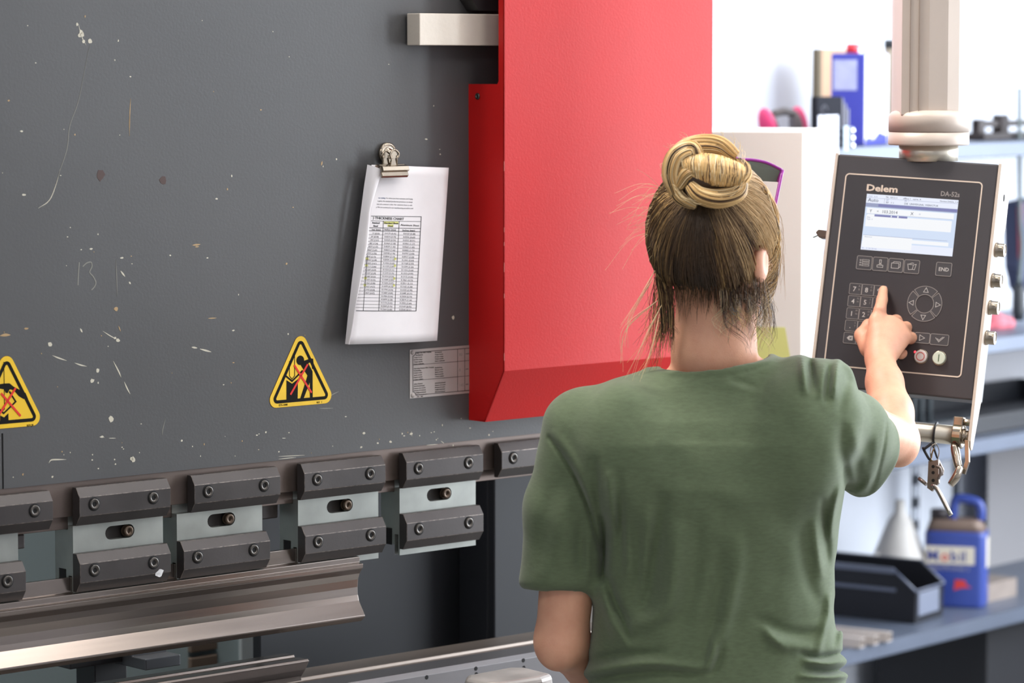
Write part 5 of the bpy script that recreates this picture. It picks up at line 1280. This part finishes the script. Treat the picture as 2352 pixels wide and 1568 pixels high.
def shirt_fn(p):
    d = trunk(p, .004)
    d = smin(d, cone(p, X(1600, 908, 4.52), X(1352, 972, 4.505), .046, .046), .03)
    d = smin(d, cone(p, X(1690, 898, 4.52), X(1880, 905, 4.48), .046, .045), .03)
    d = smin(d, cone(p, X(1845, 868, 4.50), X(1925, 868, 4.50), .022, .020), .03)
    # blade of the raised shoulder
    d = smin(d, ellip(p, X(1835, 1010, 4.44), (.062, .055, .085)), .05)
    d = smin(d, ellip(p, X(1430, 1030, 4.45), (.060, .050, .085)), .05)
    # sleeves
    L = chain(p, [X(1332, 985, 4.50), X(1304, 1170, 4.515), SLe+sl_ax*.06], [.052, .0595, .0595], .02)
    L = smax(L, (p-SLe)@sl_pl-.023, .016); cav = chain(p, [SLe-sl_ax*.04, SLe+sl_ax*.10], [.040, .0585], .01); L = smax(L, -cav, .003)
    Rr = chain(p, [sr0, (sr0+SRe)/2+npv((-.004, 0, .006)), SRe+sr_ax*.03], [.056, .062, .060], .02)
    Rr = smax(Rr, (p-SRe)@sr_pl-.006, .006); cav = cone(p, SRe-sr_pl*.03, SRe+sr_pl*.05, .036, .058); Rr = smax(Rr, -cav, .003)
    d = smin(d, L, .026); d = smin(d, Rr, .022)
    # collar band
    q = p-COL_C; ax = q[:, 2]-.116*q[:, 0]-np.where(q[:, 1] < 0, .10, -.35)*q[:, 1]; rad = np.sqrt(q[:, 0]**2+(q[:, 1]*1.12)**2)
    neck_ = np.maximum(rad-(.0815+np.clip(-ax, -.02, .08)*.45), -ax-.07); d = smin(d, neck_, .022)
    d = np.where(rad < .13, smax(d, ax, .003), d)
    hole = np.maximum(rad-.0750, -ax-.030); d = smax(d, -hole, .003)
    back = p[:, 1] < 4.60
    f = folds(p)*back
    w1 = .0009*np.sin(p[:, 0]*61+np.sin(p[:, 2]*23)*2.2)*np.sin(p[:, 2]*19+p[:, 0]*14+1)+.0006*np.sin(p[:, 0]*118+p[:, 2]*40)*np.sin(p[:, 2]*47-p[:, 0]*31)
    return np.maximum(d-f-w1, hem_z-p[:, 2])
def displ(P, F, amp=.0005):
    return P
person = thing('person', 'person with a blond bun and green t-shirt seen from behind, pressing a console key', 'person', (float(X(1640, 1500)[0]), 4.53, 0))
bpy.context.view_layer.update()
skin = mat('skin', (226, 172, 142), .5, var=.06, scale=40, sss=.12, bump=.15, bscale=500, rgb2=(216, 158, 130))
P_, F_ = sdf_mesh(skin_fn, (-.06, 4.25, hem_z-.03), (.68, 5.04, 1.60), .0025, 2)
# keep one body: fine
np_obj('body', P_, F_, skin, person)
cloth = mat('green heather jersey', (92, 106, 78), .9, var=.10, scale=90, stretch=(1, 1, 3.5), bump=.2, bscale=700, sheen=.2)
P_, F_ = sdf_mesh(shirt_fn, (-.03, 4.25, hem_z-.012), (.64, 4.80, 1.36), .0026, 2)
np_obj('t_shirt', P_, F_, cloth, person)
# legs in jeans and shoes, below the frame
hipx = float(X(1643, 1700)[0]); hz_ = float(hem_z)
def jeans(p):
    d = ellip(p, (hipx, 4.53, hz_-.02), (.168, .128, .14))
    for s in (-1, 1): d = smin(d, chain(p, [(hipx+s*.085, 4.53, hz_-.05), (hipx+s*.10, 4.54, .42), (hipx+s*.105, 4.53, .07)], [.092, .064, .052], .03), .03)
    return np.maximum(d, .06-p[:, 2])
P_, F_ = sdf_mesh(jeans, (hipx-.3, 4.3, .03), (hipx+.3, 4.75, hz_+.13), .009, 2); np_obj('jeans', P_, F_, mat('blue denim', (58, 68, 92), .85, var=.2, scale=60), person)
for s in (-1, 1):
    fs = lambda p: np.maximum(smin(ellip(p, (hipx+s*.11, 4.60, .035), (.048, .115, .045)), ellip(p, (hipx+s*.105, 4.53, .07), (.042, .06, .06)), .02), -p[:, 2]+.001)
    P_, F_ = sdf_mesh(fs, (hipx+s*.11-.08, 4.42, -.01), (hipx+s*.11+.08, 4.76, .15), .006, 1); np_obj('shoe', P_, F_, mat('shoe black', (34, 34, 36), .6), person)
# eyes and mouth
eyes = MB()
for s in (-1, 1): c = hp(s*.032, .0815, -.004); eyes.ball(tuple(c), .0105, 14); c2 = hp(s*.032, .0905, -.004); eyes.ball(tuple(c2), .005, 12, 1, (1, .5, 1))
o = eyes.build('eyes', [mat('eye white', (236, 232, 228), .2), mat('iris brown', (70, 50, 36), .2)]); o.parent = person; o.matrix_parent_inverse = person.matrix_world.inverted()
lp = MB(); lp.ball(tuple(hp(0, .0935, -.0615)), .006, 12, 0, (2.6, .7, .55), None).ball(tuple(hp(0, .0925, -.0695)), .006, 12, 0, (2.2, .7, .7), None)
o = lp.build('lips', mat('lip', (190, 112, 104), .45)); o.parent = person; o.matrix_parent_inverse = person.matrix_world.inverted()
# ================================================================== HAIR
HR = np.array([.084, .102, .101]); HO = hp(0, -.008, .012)
BUN = X(1620, 405, 4.405)
wb = HM@(BUN-HO); wb = wb/np.linalg.norm(wb)                      # direction of the bun in head axes
def hairline(w):                                                   # allowed scalp directions
    back = -w[1]; lim = np.where(w[1] < .15, -.80+.20*np.clip(w[1]+.5, 0, 1), -.45+.95*np.clip((w[1]-.15)/.6, 0, 1)); return w[2] > lim
def cap(p):
    d = ellip(p, HO, HR, HM); q = (p-HO)@HM.T; w = q/np.linalg.norm(q, axis=1)[:, None]
    lim = np.where(w[:, 1] < .15, -.80+.20*np.clip(w[:, 1]+.5, 0, 1), -.45+.95*np.clip((w[:, 1]-.15)/.6, 0, 1))
    lim = np.where((np.abs(w[:, 0]) > .75) & (np.abs(w[:, 1]) < .35), np.maximum(lim, -.10), lim)
    return smax(d, (lim-w[:, 2])*.09, .008)
hm = bpy.data.materials.new('streaked hair'); hm.use_nodes = True; nt = hm.node_tree; bs = nt.nodes['Principled BSDF']
at = nt.nodes.new('ShaderNodeAttribute'); at.attribute_name = 'strand'; nt.links.new(at.outputs['Color'], bs.inputs['Base Color'])
bs.inputs['Roughness'].default_value = .42; bs.inputs['Specular IOR Level'].default_value = .45
P_, F_ = sdf_mesh(cap, tuple(HC-.13), tuple(HC+.14), .003, 2)
DK = np.array(srgb((44, 31, 24))); MD = np.array(srgb((92, 66, 44))); BL = np.array(srgb((226, 186, 124))); AS = np.array(srgb((202, 178, 146))); LB = np.array(srgb((248, 224, 176)))
hair = np_obj('hair', P_, F_, hm, person, np.tile(np.append(DK, 1), (len(P_), 1)))
SV = []; SF = []; SCc = []; nb = 0
def strand(pts, r0, r1, colr, colr2=None):
    """3 sided tapering tube"""
    global nb
    P = np.asarray(pts, dtype=np.float32); n = len(P); T = np.gradient(P, axis=0); T /= np.linalg.norm(T, axis=1)[:, None]+1e-9
    ref = np.array([.31, -.7, .64]); U_ = np.cross(T, ref); U_ /= np.linalg.norm(U_, axis=1)[:, None]+1e-9; V_ = np.cross(T, U_)
    r = np.linspace(r0, r1, n)[:, None]
    ring = np.stack([P+r*(U_*math.cos(a)+V_*math.sin(a)) for a in (0, 2.094, 4.189)], 1).reshape(-1, 3); SV.append(ring)
    i = np.arange(n-1)[:, None]*3; k = np.arange(3)[None]; k2 = (k+1) % 3
    SF.append((np.stack([i+k, i+k2, i+3+k2, i+3+k], -1).reshape(-1, 4))+nb); nb += 3*n
    t = np.linspace(0, 1, n)[:, None]; c = colr if colr2 is None else colr*(1-t)+colr2*t
    c = np.broadcast_to(c, (n, 3)); SCc.append(np.repeat(np.concatenate([c, np.ones((n, 1))], 1), 3, axis=0))
def flush(name, parent):
    global SV, SF, SCc, nb
    o = np_obj(name, np.concatenate(SV), np.concatenate(SF), hm, parent, np.concatenate(SCc)); SV = []; SF = []; SCc = []; nb = 0; return o
def slerp(a, b, n):
    om = math.acos(max(-1, min(1, float(a@b)))); t = np.linspace(0, 1, n)[:, None]; return (np.sin((1-t)*om)*a+np.sin(t*om)*b)/math.sin(om)
rg = np.random.default_rng(5); N_ = 8500; made = 0
clump = rg.normal(size=(260, 3)); clump /= np.linalg.norm(clump, axis=1)[:, None]; ctone = rg.random(260); 
while made < N_:
    w = rg.normal(size=3); w /= np.linalg.norm(w)
    if w[2] > .45 and rg.random() < .5: continue
    if not hairline(w): continue
    if w[0] > .80 and abs(w[1]) < .22 and w[2] < -.22: continue
    made += 1
    # neighbours share a tone so that streaks form
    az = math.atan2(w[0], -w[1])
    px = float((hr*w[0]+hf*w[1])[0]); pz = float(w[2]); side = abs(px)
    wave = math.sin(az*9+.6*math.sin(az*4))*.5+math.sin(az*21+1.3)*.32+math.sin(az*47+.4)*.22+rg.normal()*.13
    lit = -.50+1.75*max(0, px-.05)+.75*max(0, -px-.30)+.35*max(0, pz)+wave*(.34+.5*min(1, side*1.3))  # blondness of the strand's own colour, by its place on the head
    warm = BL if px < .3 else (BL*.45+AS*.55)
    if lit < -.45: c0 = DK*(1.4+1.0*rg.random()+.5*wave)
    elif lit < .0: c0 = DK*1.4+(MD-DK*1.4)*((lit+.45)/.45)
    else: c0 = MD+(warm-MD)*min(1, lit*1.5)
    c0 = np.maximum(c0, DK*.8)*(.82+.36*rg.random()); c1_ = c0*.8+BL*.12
    end = wb+rg.normal(size=3)*.055; end /= np.linalg.norm(end); n = 12
    path = slerp(w, end, n); rr = 1.010+rg.random()*.034+.022*np.sin(np.linspace(0, PI, n))*rg.random()
    wav = rg.normal(size=3)*.005; path = path+wav*np.sin(np.linspace(0, 2*PI*rg.random()*1.5, n))[:, None]
    pts = HO+((path*HR)*(rr[:, None]))@HM
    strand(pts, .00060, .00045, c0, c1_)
# nape wisps, loose locks falling on the right, flyaways
def P3(u, v, Y): return X(u, v, Y)
def lock(pts, n, cols, spread=5.0, r=.0005, tip=.4, vary=6):
    for j in range(n):
        o0 = rg.normal(size=2)*spread; c = cols[int(rg.random()*len(cols))]*(.75+.4*rg.random()); L_ = 1-.25*rg.random()
        q = [Vector(P3(u+o0[0]*(1-.4*i/len(pts))+rg.normal()*vary*i/len(pts)*.5, pts[0][1]+(v-pts[0][1])*L_+o0[1], Y)) for i, (u, v, Y) in enumerate(pts)]
        strand([tuple(x) for x in catmull(q, 6)], r, r*tip, c)
for k in range(34):        # locks over the right of the nape and behind the ear, curving down to the collar
    u0 = 1655+k*3.1+rg.normal()*4; v0 = 560+rg.random()*90; e = u0+rg.normal()*26+16; ve = 720+rg.random()*100+(k/34)*16
    Y0 = 4.432+.00055*(u0-1655)+.00000*k
    cs_ = ([AS, LB, AS] if k % 3 == 0 else [DK*1.4, MD, DK*1.2] if k % 3 == 1 else [BL, AS, MD])
    lock([(u0, v0, Y0-.004), (u0+4, v0+60, Y0+.0), (u0+8+rg.random()*10, (v0+ve)/2+30, Y0+.012), (e-10, ve-24, Y0+.016), (e+rg.normal()*10, ve, Y0+.018)], 11, cs_, 4.6, .00042, .2, 14)
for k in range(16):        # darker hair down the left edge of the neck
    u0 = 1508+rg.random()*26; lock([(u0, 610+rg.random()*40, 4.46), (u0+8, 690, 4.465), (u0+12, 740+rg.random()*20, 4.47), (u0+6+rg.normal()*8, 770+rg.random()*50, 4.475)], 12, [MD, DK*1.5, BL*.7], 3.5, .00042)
for k in range(330):       # short nape hair
    u0 = 1528+rg.random()*230; vb = 655+rg.random()*34; e = (u0+rg.normal()*8+(u0-1640)*.03, vb+12+rg.random()**2*50)
    c_ = catmull([Vector(P3(u0, vb-20, 4.436)), Vector(P3((u0+e[0])/2, (vb+e[1])/2, 4.447)), Vector(P3(*e, 4.4525))], 5); strand([tuple(q) for q in c_], .00042, .00012, (DK*1.8 if rg.random() < .4 else MD*1.3)*(.8+.5*rg.random()))
for k in range(16):        # pale strands swept over the top of the ear and temple
    v0 = 430+rg.random()*90; lock([(1740+rg.random()*20, v0, 4.465), (1772+rg.random()*8, v0+55, 4.475), (1778+rg.random()*10, v0+110, 4.478), (1768+rg.random()*14, v0+150+rg.random()*20, 4.470), (1752, v0+190, 4.46)], 16, [AS, LB, BL, MD], 4, .0005)
for k in range(90):        # left wisps by the neck
    u0 = 1500+rg.random()*40; v0 = 600+rg.random()*90; e = (u0-10-rg.random()*55*(rg.random() < .5), v0+90+rg.random()*120)
    c_ = catmull([Vector(P3(u0, v0, 4.49)), Vector(P3(u0-8+rg.normal()*12, (v0+e[1])/2, 4.49)), Vector(P3(*e, 4.50))], 8); strand([tuple(q) for q in c_], .00032, .00015, (BL if rg.random() < .6 else MD)*(.8+.4*rg.random()))
for k in range(34):        # long flyaways to the left
    u0 = 1510+rg.random()*60; v0 = 430+rg.random()*120; L_ = 40+rg.random()*90; dn = rg.normal()*40
    c_ = catmull([Vector(P3(u0, v0, 4.46)), Vector(P3(u0-L_*.5, v0+dn*.3-8, 4.455)), Vector(P3(u0-L_, v0+dn+20, 4.45))], 8); strand([tuple(q) for q in c_], .00028, .00012, LB*(.8+.3*rg.random()))
for u0, v0, mu, mv, eu, ev in ((1545, 470, 1500, 480, 1460, 512), (1560, 455, 1510, 500, 1468, 518), (1540, 440, 1500, 450, 1468, 470), (1505, 620, 1470, 680, 1430, 760), (1500, 640, 1450, 720, 1436, 800), (1520, 700, 1480, 780, 1440, 868), (1515, 720, 1500, 800, 1470, 860), (1510, 690, 1440, 760, 1432, 840),
                               (1590, 345, 1578, 320, 1568, 300), (1620, 340, 1610, 318, 1606, 306), (1680, 345, 1686, 325, 1682, 312), (1695, 360, 1700, 335, 1692, 318), (1650, 338, 1660, 320, 1650, 300), (1560, 360, 1545, 345, 1540, 330)):
    for j in range(4):
        c_ = catmull([Vector(P3(u0, v0, 4.46)), Vector(P3(mu+rg.normal()*4, mv+rg.normal()*4, 4.455)), Vector(P3(eu+rg.normal()*8, ev+rg.normal()*8, 4.45))], 8); strand([tuple(q) for q in c_], .00036, .00012, LB*(.85+.3*rg.random()))
for k in range(30):
    u0 = 1775+rg.random()*18; v0 = 470+rg.random()*130; c_ = catmull([Vector(P3(u0-8, v0, 4.52)), Vector(P3(u0+8, v0+25, 4.52)), Vector(P3(u0+rg.random()*16, v0+60+rg.random()*50, 4.52))], 7); strand([tuple(q) for q in c_], .0003, .00012, AS*(.8+.3*rg.random()))
flush('hair_strands', hair)
# bun: a coil of strand bands round an axis pointing back and up
ba = npv((-.05, -.86, .50)); ba /= np.linalg.norm(ba); b1 = np.cross(ba, npv((0, 0, 1))); b1 /= np.linalg.norm(b1); b1 = -b1 if b1[0] < 0 else b1; b2 = np.cross(b1, ba); b2 = b2 if b2[2] > 0 else -b2
BX, BZ = .052, .041
def bun_core(p):
    q = np.stack([(p-BUN)@b1, (p-BUN)@b2, (p-BUN)@ba], 1); return ellip(q, (0, 0, 0), (BX*.82, BZ*.82, .030))
P_, F_ = sdf_mesh(bun_core, tuple(BUN-.07), tuple(BUN+.07), .0025, 1)
bun = np_obj('bun', P_, F_, hm, person, np.tile(np.append(MD*.5, 1), (len(P_), 1)))
def bpt(x, z, h): return BUN+b1*x+b2*z+ba*h
def band(center, R_, n, colf, jit=.0016):
    """a thick rope of hair: centre line points (x, z, h) in bun axes, radius R_, n strands twisting slowly"""
    cl_ = np.array([list(v) for v in catmull([Vector(c) for c in center], 7)]); T = np.gradient(cl_, axis=0); T /= np.linalg.norm(T, axis=1)[:, None]
    U_ = np.cross(T, np.array([0, 0, 1.0])); U_ /= np.linalg.norm(U_, axis=1)[:, None]+1e-9; V_ = np.cross(T, U_); m = len(cl_); t = np.linspace(0, 1, m)
    prof_ = np.clip(np.sin(PI*(.10+.80*t)), .3, 1)**.5
    for k in range(n):
        a0 = 2*PI*rg.random(); rr_ = R_*(.80+.25*rg.random()); a = a0+t*.8
        q = cl_+(U_*np.cos(a)[:, None]+V_*np.sin(a)[:, None]*.8)*(rr_*prof_)[:, None]+rg.normal(size=3)*jit*.3
        strand([bpt(*x) for x in q], .00065, .0006, colf(a0))
def bc(lo=.75): 
    def f(a): 
        s = rg.random(); return (BL if s < .62 else LB if s < .74 else MD*1.2 if s < .9 else DK*1.5)*(lo+.45*rg.random())
    return f
s_ = 1/1640.
G = lambda u, v, h: ((u-1620)*s_, (405-v)*s_*1.12, h)
band([G(1552, 395, .004), G(1562, 365, .014), G(1600, 350, .018), G(1650, 348, .016), G(1688, 366, .008)], .0135, 420, bc(.7))      # back top roll
band([G(1556, 448, .004), G(1546, 415, .014), G(1556, 382, .022), G(1586, 366, .026), G(1604, 380, .020)], .0150, 420, bc(.85))     # left loop
# the big front roll: strands wrap round it, crossing top to bottom
for k in range(1100):
    x = -.026+.074*rg.random(); a0 = 0.0; sc_ = 1-.5*((x-.010)/.042)**2; n = 9; t = np.linspace(-.35*PI, 1.02*PI, n)
    rz_ = .0225*sc_*(.95+.1*rg.random()); rh = .0170*sc_*(.95+.12*rg.random())
    pts = [bpt(x+.004*math.sin(a)*(x-.01)/.03+.0015*math.cos(a*2+k), .001-.010*(x/.05)+rz_*math.cos(a), .020+rh*math.sin(a)) for a in t]
    strand(pts, .0007, .00065, (BL if rg.random() < .66 else LB if rg.random() < .5 else MD*1.3)*(.8+.4*rg.random()))
band([G(1585, 440, .018), G(1610, 462, .018), G(1650, 466, .014), G(1690, 448, .008), G(1702, 415, .004)], .0125, 380, bc(.65))     # under roll
band([G(1560, 440, .012), G(1574, 420, .020), G(1592, 412, .024), G(1612, 424, .022)], .0095, 200, bc(.7))
band([G(1690, 372, .002), G(1704, 400, .006), G(1696, 430, .008)], .0110, 220, bc(.8))
band([G(1550, 430, .0), G(1566, 458, .006), G(1600, 474, .004)], .0085, 160, bc(.6))
for k in range(60):
    a = 2*PI*rg.random(); r_ = 1+.1*rg.random(); p0 = bpt(BX*r_*math.cos(a), BZ*r_*math.sin(a), .01); p1_ = bpt((BX+.012*rg.random())*math.cos(a+.25), (BZ+.016*rg.random())*math.sin(a+.25), .015+.01*rg.random()); p2 = bpt((BX+.012*rg.random())*math.cos(a+.5), (BZ+.012*rg.random())*math.sin(a+.5), .012)
    strand([tuple(q) for q in catmull([Vector(p0), Vector(p1_), Vector(p2)], 6)], .0003, .00012, LB*(.8+.3*rg.random()))
flush('bun_strands', bun)
# ================================================================== SUNGLASSES on the head
gl = thing('sunglasses', 'purple framed sunglasses with grey green lenses pushed up on the person\'s hair', 'sunglasses', tuple(float(x) for x in hp(0, .03, .10)))
bpy.context.view_layer.update()
pur = mat('purple frame', (140, 38, 140), .3); lens = mat('lens grey green', (92, 98, 88), .12, alpha=.85)
def toh(u, v, Y): return HM@(X(u, v, Y)-HC)
A0 = toh(1700, 366, 4.535); A1 = toh(1728, 367, 4.545); A2 = toh(1762, 374, 4.555); A3 = toh(1797, 391, 4.56); L1 = toh(1786, 418, 4.56); L2 = toh(1740, 414, 4.55); L3 = toh(1702, 400, 4.54); TE_ = toh(1765, 548, 4.50)
def add_w(mb, name, m):
    o = mb.build(name, m); o.parent = gl; o.matrix_parent_inverse = gl.matrix_world.inverted(); return o
for s in (1, -1):
    h2 = lambda a: tuple(float(x) for x in hp(a[0]*s, a[1], a[2]))
    rim = [h2(a) for a in (A0, A1, A2, A3, L1, L2, L3)]
    c_ = catmull([rim[0], rim[1], rim[2], rim[3]], 6)
    m = MB(); m.tube(c_, .0022, 8).tube([rim[3], tuple((Vector(rim[3])+Vector(rim[4]))/2), rim[4]], [.0030, .0028, .0018], 8)
    add_w(m, 'rim', pur)
    full = c_+catmull([rim[4], rim[5], rim[6]], 5); cen = sum((Vector(q) for q in full), Vector())/len(full); n_ = len(full)
    nn_ = Vector(tuple(float(x) for x in (hf*.0006+hu*.0003)))
    m = MB(); m.add([Vector(q) for q in full]+[cen]+[Vector(q)+nn_ for q in full]+[cen+nn_], [(i, (i+1) % n_, n_) for i in range(n_)]+[(n_+1+(i+1) % n_, n_+1+i, 2*n_+1) for i in range(n_)], 0, True)
    add_w(m, 'lens', lens)
    m = MB(); m.tube(catmull([rim[3], tuple(Vector(rim[3]).lerp(Vector(h2(TE_)), .5)), h2(TE_)], 6), [.0022]+[.0016]*20 if False else .0017, 8, flat=1.5); add_w(m, 'temple', pur)
m = MB(); m.tube(catmull([tuple(float(x) for x in hp(A0[0], A0[1], A0[2])), tuple(float(x) for x in hp(0, A0[1]+.004, A0[2]+.002)), tuple(float(x) for x in hp(-A0[0], A0[1], A0[2]))], 5), .0016, 8); add_w(m, 'bridge', pur)
